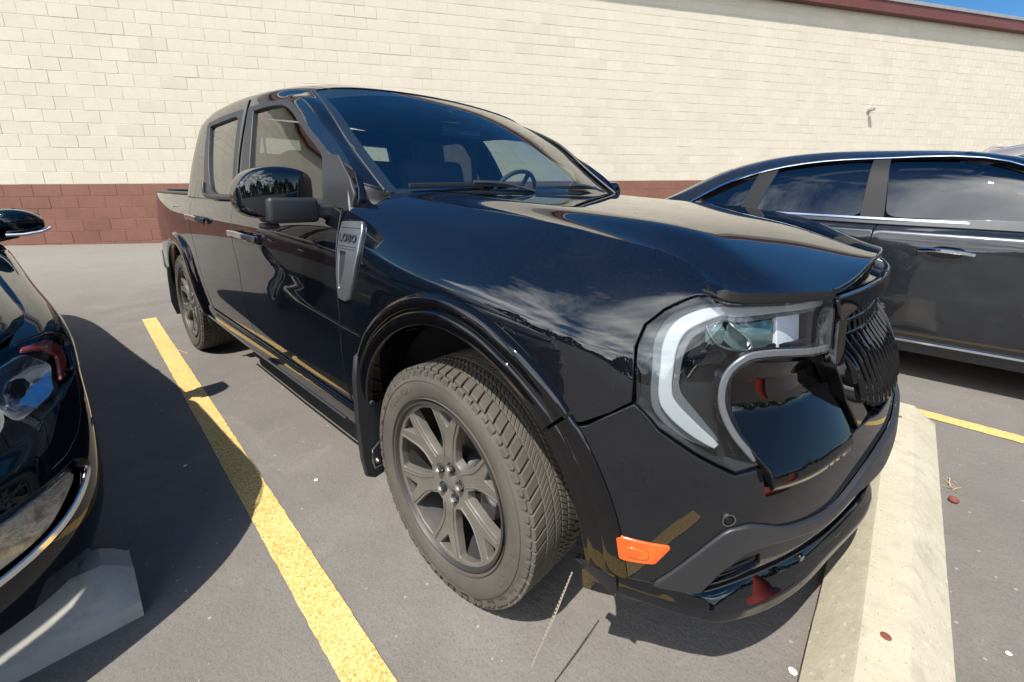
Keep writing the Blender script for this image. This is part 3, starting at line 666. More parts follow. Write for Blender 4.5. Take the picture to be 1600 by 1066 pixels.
# lip deeper than the inner line
sec = []
for a, b in zip(A, outr):
    d = b-a; sec.append([a+np.array([0, 0, .002]), a+d*.45+np.array([0, 0, .012]), a+d*.85+np.array([0, 0, .012]), b+np.array([0, 0, .010]), b+d/np.linalg.norm(d)*.004, b+np.array([0, 0, -.012]), b-d*.25+np.array([0, 0, -.020]), a+np.array([0, 0, -.06])])
SPL = Surf(sec)
def grid_mesh(name, S, NU, NV, m, flip=1.):
    UV = np.array([(i*(S.nu-1)/NU, j*(S.nv-1)/NV) for i in range(NU+1) for j in range(NV+1)]); PP = S(UV); NN = normals_of(S, UV, flip, .02); w = NV+1; F = []
    for i in range(NU):
        for j in range(NV):
            f = (i*w+j, i*w+j+1, (i+1)*w+j+1, (i+1)*w+j); n = np.cross(PP[f[1]]-PP[f[0]], PP[f[3]]-PP[f[0]]); F.append(f if n@(NN[f[0]]+NN[f[2]]) > 0 else f[::-1])
    o = mesh(name, PP, F, m, truck, True, NN); o.data['vn'] = NN.astype(float).reshape(-1).tolist(); mirror_obj(o); return o
grid_mesh('splitter', SPL, 60, 28, 'paint_black', -1.)

# headlamp
lens_poly = [(5.98, 7.99), (6.65, 8.28), (7.25, 8.34), (7.92, 8.30), (7.86, 7.0), (7.72, 5.40), (7.2, 5.44), (6.73, 5.50), (6.286, 5.45), (6.02, 5.34), (5.82, 5.17), (5.66, 4.90), (5.60, 4.55), (5.62, 4.15), (5.82, 3.73), (6.17, 3.33), (5.789, 3.265), (5.168, 3.50), (4.49, 3.80), (4.10, 4.13), (4.05, 4.733), (4.02, 5.515), (4.10, 6.06), (4.33, 6.42), (4.9, 6.96), (5.5, 7.47)]
lamp, lamp_m = P('headlight', offset_fn(FS, -.055), lens_poly, 'lamp_housing', step=.02, depth=.004)
def LP(name, fn, outl, m, **kw):
    o = panel(name, fn, outl, m, lamp, **kw); mo = mirror_obj(o, lamp_m); return o
LP('lens', FS, lens_poly, 'lens_glass', step=.015, depth=.003)
# bezel walls round the lens opening
def rim_strip(name, poly, d0, d1, m, w=.0, parent=None):
    uv = np.array(densify(poly, FS, .02)); p = FS(uv); nn = normals_of(FS, uv); V = []; F = []; n = len(uv)
    for i in range(n): V += [p[i]+nn[i]*d0, p[i]+nn[i]*d1]
    for i in range(n): j = (i+1) % n; F.append((2*i, 2*j, 2*j+1, 2*i+1))
    me = bpy.data.meshes.new(name); me.from_pydata([tuple(v) for v in V], [], F); bm = bmesh.new(); bm.from_mesh(me); o = bm_obj(name, bm, m, lamp); mirror_obj(o, lamp_m)
rim_strip('bezel', lens_poly, -.003, -.055, 'lamp_housing')
led_c = [(7.92, 7.80), (7.00, 7.72), (6.15, 7.30), (5.55, 6.90), (5.00, 6.47), (4.66, 6.12), (4.53, 5.65), (4.52, 5.05), (4.56, 4.44), (4.72, 4.06), (5.09, 3.77), (5.54, 3.53)]
led_o = [(7.92, 8.10), (7.04, 8.02), (6.21, 7.62), (5.5, 7.14), (4.87, 6.66), (4.50, 6.28), (4.37, 5.75), (4.38, 5.05), (4.42, 4.24), (4.60, 3.92), (5.04, 3.66), (5.50, 3.49)]
led_i = [(7.87, 7.44), (6.96, 7.33), (6.08, 6.96), (5.58, 6.66), (5.12, 6.30), (4.82, 6.00), (4.70, 5.58), (4.68, 5.00), (4.71, 4.46), (4.84, 4.17), (5.19, 3.85), (5.58, 3.55)]
LP('light_guide', offset_fn(FS, -.022), catmull([np.array(a)*.84+np.array(b)*.16 for a, b in zip(led_o, led_i)], 4)+catmull([np.array(a)*.24+np.array(b)*.76 for a, b in zip(led_o, led_i)], 4)[::-1], 'led_guide', step=.012, depth=.012, r=.004)
# darker stepped gutter either side of the guide
LP('guide_surround', offset_fn(FS, -.032), catmull([np.array(a)+(np.array(a)-np.array(b))*.35 for a, b in zip(led_o, led_i)], 3)+catmull([np.array(b)+(np.array(b)-np.array(a))*.30 for a, b in zip(led_o, led_i)], 3)[::-1], 'guide_edge', step=.015, depth=.02)
LP('reflector', offset_fn(FS, lambda uv: -.030-.012*np.clip((uv[:, 0]-6.7)/.8, 0, 1)), [(6.87, 7.10), (7.50, 7.28), (7.36, 5.68), (6.70, 5.60)], 'white_reflector', step=.02, depth=.01, r=.002)
LP('projector_lens', offset_fn(FS, lambda uv: -.036+.012*np.exp(-((uv[:, 0]-6.3)**2)/.12-((uv[:, 1]-6.1)**2)/.3)), rounded([(5.88, 6.46), (6.80, 6.92), (6.62, 5.62), (5.95, 5.48), (5.68, 5.80)], .18), 'lens_optic', step=.015, depth=.02)
LP('projector_lens', offset_fn(FS, lambda uv: -.038+.010*np.exp(-((uv[:, 0]-5.4)**2)/.06-((uv[:, 1]-6.1)**2)/.1)), rounded([(5.16, 6.10), (5.60, 6.48), (5.74, 6.05), (5.60, 5.66), (5.25, 5.72)], .22), 'lens_optic', step=.015, depth=.02)
def lamp_bar(name, uvs, d, prof, m):
    uvs = np.array(catmull(uvs, 5)); p = FS(uvs); nn = normals_of(FS, uvs); o = sweep(name, p+nn*d, prof, m, lamp, nrm=nn); mirror_obj(o, lamp_m)
lamp_bar('chrome_fin', [(5.84, 6.55), (6.02, 6.2), (6.12, 5.9), (6.15, 5.56)], -.022, rect(.003, .012), 'chrome')
lamp_bar('chrome_fin', [(5.15, 6.25), (5.45, 5.75), (5.9, 5.52), (6.6, 5.62)], -.03, rect(.004, .006), 'satin_metal')
lamp_bar('divider_shelf', [(4.86, 5.18), (5.2, 5.25), (5.62, 5.30)], -.034, rect(.020, .022), 'gloss_trim')
lamp_bar('divider_shelf', [(6.2, 5.66), (6.9, 5.72), (7.55, 5.80)], -.040, rect(.010, .018), 'gloss_trim')
lamp_bar('inner_guide', [(7.66, 5.50), (6.73, 5.59), (6.20, 5.54), (5.90, 5.38), (5.64, 5.02), (5.53, 4.55), (5.55, 4.10), (5.75, 3.72), (6.10, 3.38)], -.006, rect(.013, .006, .3), 'light_satin')

# fascia below the lamp arm: recess and shelf
def shelf_off(uv):
    u, v = uv[:, 0], uv[:, 1]
    a = np.interp(v, [2.7, 2.98, 3.10, 3.24, 3.95, 4.15, 4.6, 5.2, 5.45], [0., .008, .024, .020, -.038, -.042, -.038, -.024, -.008])
    e = np.clip((u-5.55)/.28, 0, 1); return a*e-.006*(1-e)
shelf = [(5.64, 4.90), (5.60, 4.55), (5.62, 4.15), (5.80, 3.80), (6.02, 3.52), (6.22, 3.30), (6.27, 3.04), (6.8, 3.00), (7.45, 2.97), (7.72, 3.02), (7.86, 3.6), (7.80, 4.4), (7.72, 5.34), (7.2, 5.38), (6.73, 5.44), (6.286, 5.39), (6.02, 5.28), (5.82, 5.12)]
P('lamp_fascia', offset_fn(FS, shelf_off), shelf, 'gloss_trim', step=.010, depth=.02)
# header strip over the grille and lamps
P('grille_header', offset_fn(FS, lambda uv: .004+0*uv[:, 0]), [(7.98, 8.02), (8.4, 8.05), (9, 8.05), (10., 8.05), (10., 7.1), (9., 7.1), (8.35, 6.9), (8.02, 6.6)], 'paint_black', step=.02, r=.006)
P('hood_ledge', lambda uv: FS(np.stack([uv[:, 0], np.full(len(uv), 8.2)], 1))+np.stack([-.12*uv[:, 1]*np.ones(len(uv)), .05*uv[:, 1], .006*uv[:, 1]-.004], 1), [(5.6, 0.), (7, 0), (7.9, 0.), (7.9, 1), (5.6, 1)], 'black_void', step=.03, flip=-1)
P('header_top', lambda uv: offset_fn(FS, .004)(np.stack([uv[:, 0], np.full(len(uv), 8.03)], 1))+np.stack([-.10*uv[:, 1]*np.ones(len(uv)), 0*uv[:, 1], .030*uv[:, 1]], 1), [(7.93, 0.), (10, 0.), (10, 1), (7.93, 1)], 'paint_black', step=.02, depth=.002, r=.001)
# grille
gr_out = [(7.98, 6.6), (7.86, 5.4), (7.76, 4.5), (7.92, 3.7), (8.2, 3.3), (8.6, 3.42), (9.2, 3.48), (10., 3.48), (10., 7.0), (9., 7.0), (8.4, 6.85)]
gl = panel('grille', offset_fn(FS, -.045), gr_out, 'matte_plastic', truck, step=.03, depth=.004); glm = mirror_obj(gl)
fr_in = [(8.16, 6.45), (8.05, 5.4), (7.98, 4.5), (8.12, 3.85), (8.32, 3.58), (8.7, 3.66), (9.2, 3.70), (10., 3.70), (10., 6.8), (9., 6.8), (8.5, 6.68)]
fr = [(7.96, 6.62), (7.84, 5.4), (7.74, 4.5), (7.90, 3.68), (8.17, 3.26), (8.6, 3.38), (9.2, 3.44), (10., 3.44)]+fr_in[7::-1]+[(8.5, 6.68), (9., 6.8), (10., 6.8), (10., 7.05), (9., 7.05), (8.4, 6.9)]
P('grille_frame', offset_fn(FS, .004), [(7.96, 6.62), (7.84, 5.4), (7.74, 4.5), (7.90, 3.68), (8.17, 3.26), (8.45, 3.42), (8.32, 3.58), (8.12, 3.85), (7.98, 4.5), (8.05, 5.4), (8.16, 6.45)], 'gloss_trim', step=.012, depth=.04, r=.003)
for s in (-1, 1):
    for k in range(11):
        u = 8.14+.178*k
        if k == 10 and s == 1: u = 10.0
        if k == 10 and s == -1: continue
        vb = np.interp(u, [8.1, 8.3, 8.7, 10], [4.0, 3.58, 3.50, 3.50]); vt = np.interp(u, [8.1, 8.5, 9, 10], [6.4, 6.72, 6.85, 6.85])
        q = [(u, vt), (u, vt*.75+vb*.25), (u, vt*.5+vb*.5), (u, vt*.3+vb*.7), (u, vt*.12+vb*.88), (u, vb)]
        uvs = np.array(catmull(q, 4)); p = FS(uvs); nn = normals_of(FS, uvs); t = np.linspace(0, 1, len(uvs)); p = p+nn*np.interp(t, [0, .35, .6, .85, 1], [-.042, -.036, -.016, -.002, -.006])[:, None]
        if s == 1: p[:, 1] *= -1; nn[:, 1] *= -1
        sweep('grille_bar', p, [(.009*math.cos(a)*.75, .020*math.sin(a)) for a in np.linspace(0, 2*math.pi, 11)[:-1]], 'gloss_trim', truck if False else (gl if s == -1 else glm), nrm=nn, scale=np.interp(t, [0, .5, .85, .97, 1], [.45, .6, 1.0, 1.1, .6]))
for s in (-1, 1):
    for v in (4.9, 5.5, 6.1):
        uvs = np.array([(8.1, v), (8.6, v), (9.2, v), (10., v)]); p = FS(uvs)-normals_of(FS, uvs)*.03; p[:, 1] *= -s
        if s == 1: pass
        sweep('grille_rail', catmull(p, 3), rect(.008, .010), 'gloss_trim', gl if s == -1 else glm)
# marker lamp, parking sensor, tow eye, small screw
P('side_marker', offset_fn(FS, .004), rounded([(3.955, 2.16), (4.84, 2.145), (4.60, 1.855), (4.03, 1.80)], .08), 'amber', step=.012, r=.004, depth=.012)
P('marker_bulb', offset_fn(FS, .0085), rounded([(4.12, 2.07), (4.50, 2.04), (4.46, 1.93), (4.16, 1.92)], .3), 'amber', step=.01, r=.002, depth=.006)
def disc_on(name, uv, r, m, d=.003, ring=None, parent=None, both=True):
    uv = np.array([uv]); p = FS(uv)[0]; n = Vector(normals_of(FS, uv)[0]); q = n.to_track_quat('Z', 'Y').to_matrix().to_4x4(); prof = [(0, d), (r*.85, d), (r, d*.5), (r, -.01)] if not ring else [(ring, d*.3), (ring*1.02, d), (r, d), (r*1.03, 0)]
    o = lathe(name, prof, m, parent or truck, 22, 'z', closed=False); o.data.transform(Matrix.Translation(Vector(p)) @ q)
    if both: mirror_obj(o)
    return o
disc_on('parking_sensor', (5.745, 2.625), .0092, 'gloss_trim', .004); disc_on('sensor_ring', (5.745, 2.625), .0135, 'satin_metal', .0032, .0105)
disc_on('bumper_screw', (3.62, 2.86), .007, 'gloss_trim', .004)
disc_on('parking_sensor', (7.2, 1.55), .009, 'gloss_trim', .004)

# hood
HX = [-.53, -.10, .20, .42, .555, .64, .70]; HZ = [1.190, 1.150, 1.127, 1.099, 1.078, 1.047, 1.014]
def zseam(x): return np.interp(x, HX, HZ)
ZCX = [-.60, -.3, 0., .3, .5, .65, .75, .81, .87]; ZCZ = [1.198, 1.188, 1.171, 1.150, 1.129, 1.109, 1.092, 1.078, 1.060]
cx_spl = np.array(ZCZ)
def zcen(x): return np.interp(x, ZCX, ZCZ)
def hood_shape(t):  # t = |y| as a fraction of the seam, 0 centre -> 1 seam; returns fall 0..1
    return np.interp(t, [0, .5, .70, .77, .83, .89, .94, 1.0], [0, .06, .16, .30, .58, .84, .95, 1.0])
lip = np.array([(.700, -.783, 1.014), (.745, -.719, 1.012), (.787, -.619, 1.010), (.816, -.513, 1.011), (.841, -.365, 1.022), (.855, -.18, 1.042), (.861, 0., 1.047)])
r_y0 = [-.745, -.63, -.50, -.38, -.255, -.13, 0.]; r_x0 = [-.53, -.50, -.475, -.455, -.44, -.43, -.425]
RC = np.array([0, .28, .56, .84, 1.12, 1.45, 1.85, 2.4, 3.0, 3.7, 4.5, 5.3, 6.]); NC = len(RC)
lipS = Surf(np.stack([lip, lip], 1)); lipR = lipS(np.stack([RC, np.zeros(NC)], 1)); lipR[0] = lip[0]
y0R = np.interp(RC, range(7), r_y0); x0R = np.interp(RC, range(7), r_x0)
pc = np.polyfit(ZCX, ZCZ, 4); ps = np.polyfit(HX, HZ, 4)
def zcen(x): return np.polyval(pc, x)
def zseam(x): return np.polyval(ps, x)
yseamS = lambda x: np.interp(x, HX, [.745, .72, .72, .72, .72, .75, .783])
def hood_shape(t):
    q = min(max((t-.76)/.22, 0), 1); return .26*t*t+.74*q*q*(3-2*q) if t < 1 else 1.
_us = np.linspace(0, 6.0, 241); _b8 = FS(np.stack([_us, np.full(241, 8.0)], 1)); _b8[:, 2] += .001
def seam_at(x): return np.array([np.interp(x, _b8[:, 0], _b8[:, k]) for k in range(3)])
yseamS = lambda x: -seam_at(x)[1]
def zseam(x): return seam_at(x)[2]
rows = []; NS = 17
for k in range(NS):
    t = k/(NS-1); tt = 1-(1-t)**1.2; row = []
    for r_ in range(NC):
        x = x0R[r_]+(lipR[r_][0]-x0R[r_])*tt; q = min(RC[r_], 1.)
        f0_ = y0R[r_]/y0R[0]; f1_ = abs(lipR[r_][1])/abs(lipR[0][1]); y = -yseamS(min(x, .70))*(f0_+(f1_-f0_)*tt**1.5)
        if r_ == 0: y = -yseamS(min(x, .70))+.003
        ys_ = yseamS(min(x, .70)); zs_ = zseam(x) if x < .7 else zseam(.7)-.02*(x-.7)
        f = hood_shape(min(abs(y)/ys_, 1.0)) if r_ else 1.; z = zcen(x)-(zcen(x)-zs_)*f
        w = np.clip((tt-.66)/.34, 0, 1)**3.6; z = z*(1-w)+lipR[r_][2]*w
        row.append((x, y, z))
    rows.append(row)
for row in rows: row.append((row[-2][0], -row[-2][1], row[-2][2]))
HS = Surf(rows)
_unused = [(u, .035) for u in np.linspace(0.05, 8, 17)]+[(8., r_) for r_ in np.linspace(.1, 6, 24)]+[(0.05, 6.)]
hood_c = [(u, .035) for u in np.linspace(0.05, 8, 17)]+[(8., r_) for r_ in np.linspace(.2, 6, 20)]
def hood_full():
    # one continuous mesh across both halves
    nu, nv = 56, 48; V = []; NNs = []; us = np.linspace(.05, NS-1, nu); vs_ = np.interp(np.linspace(0, 1, nv), [0, 1], [.06, NC-1])
    UV = np.array([(u, v) for u in us for v in vs_]); P1 = HS(UV); N1 = normals_of(HS, UV); 
    if N1[:, 2].sum() < 0: N1 = -N1
    P2 = P1.copy(); P2[:, 1] *= -1; N2 = N1.copy(); N2[:, 1] *= -1
    N1 = N1.reshape(nu, nv, 3); P1 = P1.reshape(nu, nv, 3); P2 = P2.reshape(nu, nv, 3); N2 = N2.reshape(nu, nv, 3)
    N1[:, -1, 1] = 0; PP = np.concatenate([P1, P2[:, -2::-1]], 1); NN = np.concatenate([N1, N2[:, -2::-1]], 1); nw = PP.shape[1]
    V = PP.reshape(-1, 3); NN = NN.reshape(-1, 3); NN /= np.linalg.norm(NN, axis=1)[:, None]
    F = [(i*nw+j, (i+1)*nw+j, (i+1)*nw+j+1, i*nw+j+1) for i in range(nu-1) for j in range(nw-1)]
    # border ring in order
    B = [i*nw for i in range(nu)]+[(nu-1)*nw+j for j in range(1, nw)]+[i*nw+nw-1 for i in range(nu-2, -1, -1)]+[j for j in range(nw-2, 0, -1)]
    Pb = V[B]; Nb = NN[B]; T = np.roll(Pb, -1, 0)-np.roll(Pb, 1, 0); T /= np.linalg.norm(T, axis=1)[:, None]; O = np.cross(T, Nb); c = V.mean(0)
    if ((Pb-c)*O).sum() < 0: O = -O
    front = np.clip((Pb[:, 0]-.60)/.14, 0, 1)[:, None]
    rings = [(.002, .0006, .5), (.0045, .0025, 1.), (.0065, .006, 1.), (.0065, .0105, 1.), (.002, .012, 1), (-.02, .012, 1)]
    allV = [V]; allN = [NN]; base = len(V); nb = len(B)
    dn = Nb.copy(); 
    for k, (oo, dd, w) in enumerate(rings):
        sc_ = .35+.65*front
        allV.append(Pb+O*oo*sc_-np.array([0, 0, 1.])*dd*sc_)
        q = [O*.35+Nb*.9, O*.75+Nb*.6, O*1.+Nb*.22, O-np.array([0, 0, .05]), O*.3-np.array([0, 0, .9]), O*.0-np.array([0, 0, 1.])][k]; allN.append(q/np.linalg.norm(q, axis=1)[:, None])
        for i in range(nb):
            j = (i+1) % nb
            a, b = (B[i], B[j]) if k == 0 else (base+(k-1)*nb+i, base+(k-1)*nb+j); F.append((b, a, base+k*nb+i, base+k*nb+j))
    V = np.concatenate(allV); NN = np.concatenate(allN)
    F2 = []
    for f in F:
        a, b, c_ = V[f[0]], V[f[1]], V[f[2]]; n = np.cross(b-a, c_-a); F2.append(f if n@NN[f[0]] > 0 else f[::-1])
    return mesh('hood', V, F2, 'paint_black', truck, True, NN)
hood_full()

# cabin: side sections from belt to roof centre
C_X = [-3.0, -2.8, -2.6, -2.35, -2.0, -1.6, -1.35, -1.15, -.9, -.5]
ZR = [1.60, 1.635, 1.66, 1.675, 1.680, 1.670, 1.650, 1.615, 1.575, 1.53]; ZCN = [1.68, 1.715, 1.74, 1.752, 1.758, 1.750, 1.728, 1.690, 1.64, 1.58]
rowsC = []
for x, zr, zc_ in zip(C_X, ZR, ZCN):
    k = -.012 if x < -2.7 else float(np.interp(x, [-1.9, -1.5, -1.15, -.9, -.5], [0, -.004, -.013, -.023, -.042]))
    rowsC.append([(x, -.896-k, 1.12), (x, -.877-k, 1.19), (x, -.845-k, 1.32), (x, -.803-k, 1.46), (x, -.763-k, 1.57), (x, -.722-k, zr-.022), (x, -.655-k, zr+.013), (x, -.42, zc_-.020), (x, 0, zc_), (x, .42, zc_-.020)])
CS = Surf(rowsC)
def cuv(pts): return [newton(CS, p, (np.interp(p[0], C_X, range(10)), np.interp(p[1], [1.12, 1.19, 1.32, 1.46, 1.57, 1.65], range(6)))) for p in pts]
# door line and openings, in CS parameters
dl_front = [(4.56, 4.84), (5.18, 4.83), (5.7, 4.80), (6.17, 4.69), (6.55, 4.52), (6.82, 4.31), (7.25, 3.93), (7.68, 3.47), (8.0, 3.08), (8.30, 2.68), (8.55, 2.27), (8.74, 1.89), (8.90, 1.5), (8.98, 1.10), (9.0, .75), (8.97, .40)]
dl_rear = [(2.16, .40), (2.20, .95), (2.20, 1.62), (2.14, 2.6), (2.10, 3.5), (2.16, 4.1), (2.35, 4.52), (2.70, 4.76), (3.2, 4.84), (3.8, 4.86), (4.40, 4.86)]
P('cab_side', CS, dl_rear+[(4.46, 4.86)]+dl_front[:4]+[(6.53, 4.58), (6.66, 4.93), (6.78, 5.23), (6.88, 5.5), (6.96, 5.75), (6.98, 6.15), (5., 6.15), (3., 6.15), (1.62, 6.15), (1.55, 5.6), (1.62, 4.5), (1.72, 3.2), (1.78, 1.8), (1.82, .95), (1.84, .36)], 'paint_black', step=.025)
P('roof', CS, [(1.62, 6.19), (3., 6.19), (5., 6.19), (6.99, 6.19), (7.05, 6.6), (7.1, 7.2), (7.13, 8.), (1.66, 8.)], 'paint_black', step=.03)
fwin = [(4.83, 4.05), (5.4, 4.07), (5.94, 4.02), (6.4, 3.90), (6.72, 3.70), (7.14, 3.36), (7.68, 2.82), (8.06, 2.40), (8.30, 2.05), (8.52, 1.2), (8.55, .62), (7., .60), (5.9, .60), (5.50, .60)]
rwin = rounded([(2.74, 3.92), (4.32, 4.06), (4.74, .62), (3.96, .66), (3.70, .92), (3.52, 1.5)], .12)
fdo = dl_front+[(7., .36), (5.0, .36), (4.80, 2.2)]
ftrim = [(4.62, 4.28), (5.4, 4.28), (6.0, 4.23), (6.5, 4.08), (6.85, 3.84), (7.28, 3.42), (7.80, 2.86), (8.16, 2.44), (8.42, 2.05), (8.64, 1.2), (8.68, .44), (7., .44), (5.9, .44), (5.16, .44), (4.92, 1.8)]
P('door_frame', CS, [np.array(p)+np.array([.02, -.02]) for p in fdo], 'paint_black', step=.025, holes=[ftrim])
P('window_trim', offset_fn(CS, .002), ftrim, 'matte_plastic', step=.02, holes=[fwin], depth=.03, r=.005)
P('door_glass', offset_fn(CS, -.012), fwin, 'side_glass', step=.05, depth=.002)
rdo = dl_rear+[(4.46, 4.86), (4.70, 2.2), (4.90, .36), (3.5, .36)]
rtrim = rounded([(2.54, 4.12), (3.6, 4.27), (4.44, 4.28), (4.66, 2.2), (4.84, .46), (3.85, .44), (3.44, .60), (3.26, 1.3)], .10)
P('door_frame', CS, [np.array(p)+np.array([.02, -.02]) for p in rdo], 'paint_black', step=.025, holes=[rtrim])
P('window_trim', offset_fn(CS, .002), rtrim, 'matte_plastic', step=.02, holes=[rwin], depth=.03, r=.005)
P('door_glass', offset_fn(CS, -.012), rwin, 'privacy_glass', step=.05, depth=.002)
rs = CS(np.array([(3.30, 1.3), (3.46, .66), (3.9, .47), (4.3, .45), (4.78, .47)])); mirror_obj(sweep('belt_moulding', catmull(rs+np.array([0, -.008, 0]), 5), rect(.014, .022, .35), 'grey_plastic', truck))
P('cab_inner', offset_fn(CS, -.05), [(1.7, .2), (9.0, .2), (8.6, 2.3), (7.2, 4.3), (6.6, 5.9), (1.7, 5.9)], 'interior', step=.08, depth=.005, holes=[[(2.66, 4.15), (4.5, 4.25), (4.85, .5), (3.6, .5)], [(4.75, 4.2), (6.0, 4.1), (6.8, 3.8), (8.3, 2.2), (8.6, .5), (5.3, .5)]])
P('headliner', offset_fn(CS, -.045), [(1.8, 5.7), (6.6, 5.7), (6.95, 8.), (1.8, 8.)], 'headliner', step=.1, depth=.005)
# A pillars
pin_k = np.array([(-1.147, -.680, 1.627), (-.888, -.730, 1.495), (-.742, -.745, 1.387), (-.603, -.750, 1.286), (-.470, -.755, 1.1945)])
pin_s = Surf(np.stack([pin_k, pin_k], 1)); pin = pin_s(np.stack([np.linspace(0, 4, 7), np.zeros(7)], 1))
pin[0] = CS(np.array([(6.98, 5.75)]))[0]
pout = CS(np.array([(6.55, 4.60), (7.12, 4.08), (7.62, 3.55), (8.02, 3.05), (8.38, 2.52), (8.68, 1.96), (8.84, 1.25)]))
secA = []
for a, b in zip(pout, pin):
    d = b-a; nn = np.array([.55, -.70, .45]); L = np.linalg.norm(d); secA.append([a, a+d*.22+nn*L*.06, a+d*.5+nn*L*.09, a+d*.78+nn*L*.075, b])
secA[0] = list(CS(np.array([(6.55, 4.60), (6.68, 4.95), (6.80, 5.25), (6.90, 5.52), (6.98, 5.75)])))
AP = Surf(secA)
AB = [list(AP(np.array([(5.95, v) for v in (0, 1, 2, 3, 4)]))), list(FS(np.array([(.03, v) for v in (7.0, 7.3, 7.6, 7.85, 8.0)])+np.array([(0, 0), (.01, 0), (.04, 0), (.08, 0), (.13, 0)])))]
ABm = [a*.5+b*.5+np.array([.0, -.003, .002]) for a, b in zip(*AB)]; ABS = Surf([AB[0], ABm, AB[1]])
P('pillar_base', ABS, [(-.1, -.05), (2.05, -.05), (2.05, 4.1), (-.1, 4.1)], 'seal', step=.012, depth=.03, r=.001)
P('a_pillar', AP, [(0.0, 0.06), (6., 0.06), (6., 4.), (0.0, 4.)], 'paint_black', step=.015, depth=.02, r=.001)
cr_ = AP(np.stack([np.linspace(0, 6, 25), np.full(25, 4.05)], 1)); mirror_obj(sweep('windshield_moulding', cr_, rect(.011, .010, .3), 'grey_plastic', truck))
# windshield
WR = []
for k in range(7):
    e = pin[k]; e = e+np.array([-.012, .014, -.006]); t = k/6.; cxm = np.interp(k, range(7), [-1.12, -.955, -.80, -.665, -.545, -.455, -.375]); czm = np.interp(k, range(7), [1.685, 1.615, 1.530, 1.440, 1.345, 1.262, 1.196])
    row = []
    for j in range(7):
        s = j/6.; f = math.sin(s*math.pi/2)
        if k == 0: row.append(tuple(CS(np.array([(6.98+.14*f, 5.78+2.22*s)]))[0]-np.array([0, 0, .005]))); continue
        row.append((e[0]+(cxm-e[0])*f, e[1]*(1-s), e[2]+(czm-e[2])*f))
    row.append((row[5][0], -row[5][1], row[5][2])); WR.append(row)
WS = Surf(WR)
P('windshield', WS, [(0.02, 0.), (6., 0.), (6., 6.), (0.02, 6.)], 'windshield_glass', step=.05, depth=.001, r=.0005, flip=1.)
P('windshield_frit', offset_fn(WS, -.004), [(0., 0.), (6., 0.), (6., 6.), (5.75, 6.), (5.75, .35), (.5, .28), (.28, 6.), (0., 6.)], 'seal', step=.04, depth=.001, r=.0005, flip=1.)
P('cowl', lambda uv: np.stack([-.535+.08*(uv[:, 0])+.04*np.sin(uv[:, 1]*math.pi/2), -.74*(1-uv[:, 1]), 1.176+0*uv[:, 0]], 1), [(-1., 0.), (1.0, 0.), (1.0, 1.), (-1., 1.)], 'matte_plastic', step=.05, flip=1.)
for y0, y1, x0, x1 in ((-.66, -.12, -.475, -.43), (-.02, .48, -.43, -.45)):
    wp_ = [np.array((x0+.010, y0, 1.214)), np.array(((x0+x1)/2+.026, (y0+y1)/2, 1.222)), np.array((x1+.02, y1, 1.222))]
    w_ = sweep('wiper', catmull(wp_, 6), rect(.012, .016), 'matte_plastic', truck); sweep('wiper_arm', catmull([wp_[1]+[0, 0, .012], (wp_[1]+wp_[2])/2+[.02, 0, .010], wp_[2]+[.03, .04, -.02]], 5), rect(.014, .010), 'satin_metal', w_)
# doors and bed side
P('front_door', DS, duv([(-1.615, .455), (-1.0, .445), (-.535, .435), (-.532, .55), (-.530, .67), (-.534, .80), (-.536, .92), (-.538, 1.02), (-.542, 1.10), (-.545, 1.135), (-1.66, 1.135), (-1.662, 1.10), (-1.648, 1.01), (-1.638, .91), (-1.60, .73), (-1.56, .60), (-1.535, .50)][1:]+[(-1.50, .456)]), 'paint_black', step=.03)
P('rear_door', DS, duv([(-1.51, .456), (-1.545, .50), (-1.57, .60), (-1.61, .73), (-1.648, .91), (-1.658, 1.01), (-1.672, 1.10), (-1.67, 1.135), (-2.565, 1.135), (-2.56, 1.10), (-2.54, 1.03), (-2.52, .98), (-2.505, .86), (-2.465, .75), (-2.40, .65), (-2.345, .57), (-2.30, .47)]), 'paint_black', step=.03)
bed_arch = [(-3.03+.50*math.cos(R(a)), .37+.50*math.sin(R(a))) for a in np.linspace(8, 172, 24)]
P('bed_side', DS, duv([(-2.32, .44), (-2.355, .57), (-2.41, .65), (-2.475, .75), (-2.515, .86), (-2.53, .98), (-2.55, 1.03), (-2.57, 1.10), (-2.572, 1.15)])+[np.array((0.05, 8.0))]+duv([(-4.13, .55), (-3.56, .50)])+duv(bed_arch[::-1])+duv([(-2.50, .42)]), 'paint_black', step=.03)
P('body_backing', offset_fn(DS, -.04), duv([(-.5, .3), (-.5, 1.12), (-2.5, 1.12), (-4.1, 1.10), (-4.1, .6), (-3.5, .6)]+bed_arch[::-1]+[(-2.5, .4)]), 'black_void', step=.1, depth=.004)
P('rocker', offset_fn(DS, lambda uv: .004+.016*np.clip(1.75-uv[:, 1], 0, .6)), duv([(-2.42, .46), (-2.30, .447), (-1.5, .442), (-.53, .425), (-.45, .42), (-.45, .355), (-.53, .35), (-1.5, .36), (-2.30, .385), (-2.42, .43)]), 'paint_black', step=.03, depth=.07, r=.006)
mirror_obj(sweep('rocker_strip', [(-2.36, -.925, .405), (-1.5, -.928, .392), (-.54, -.922, .378)], rect(.010, .010, .3), 'satin_metal', truck))
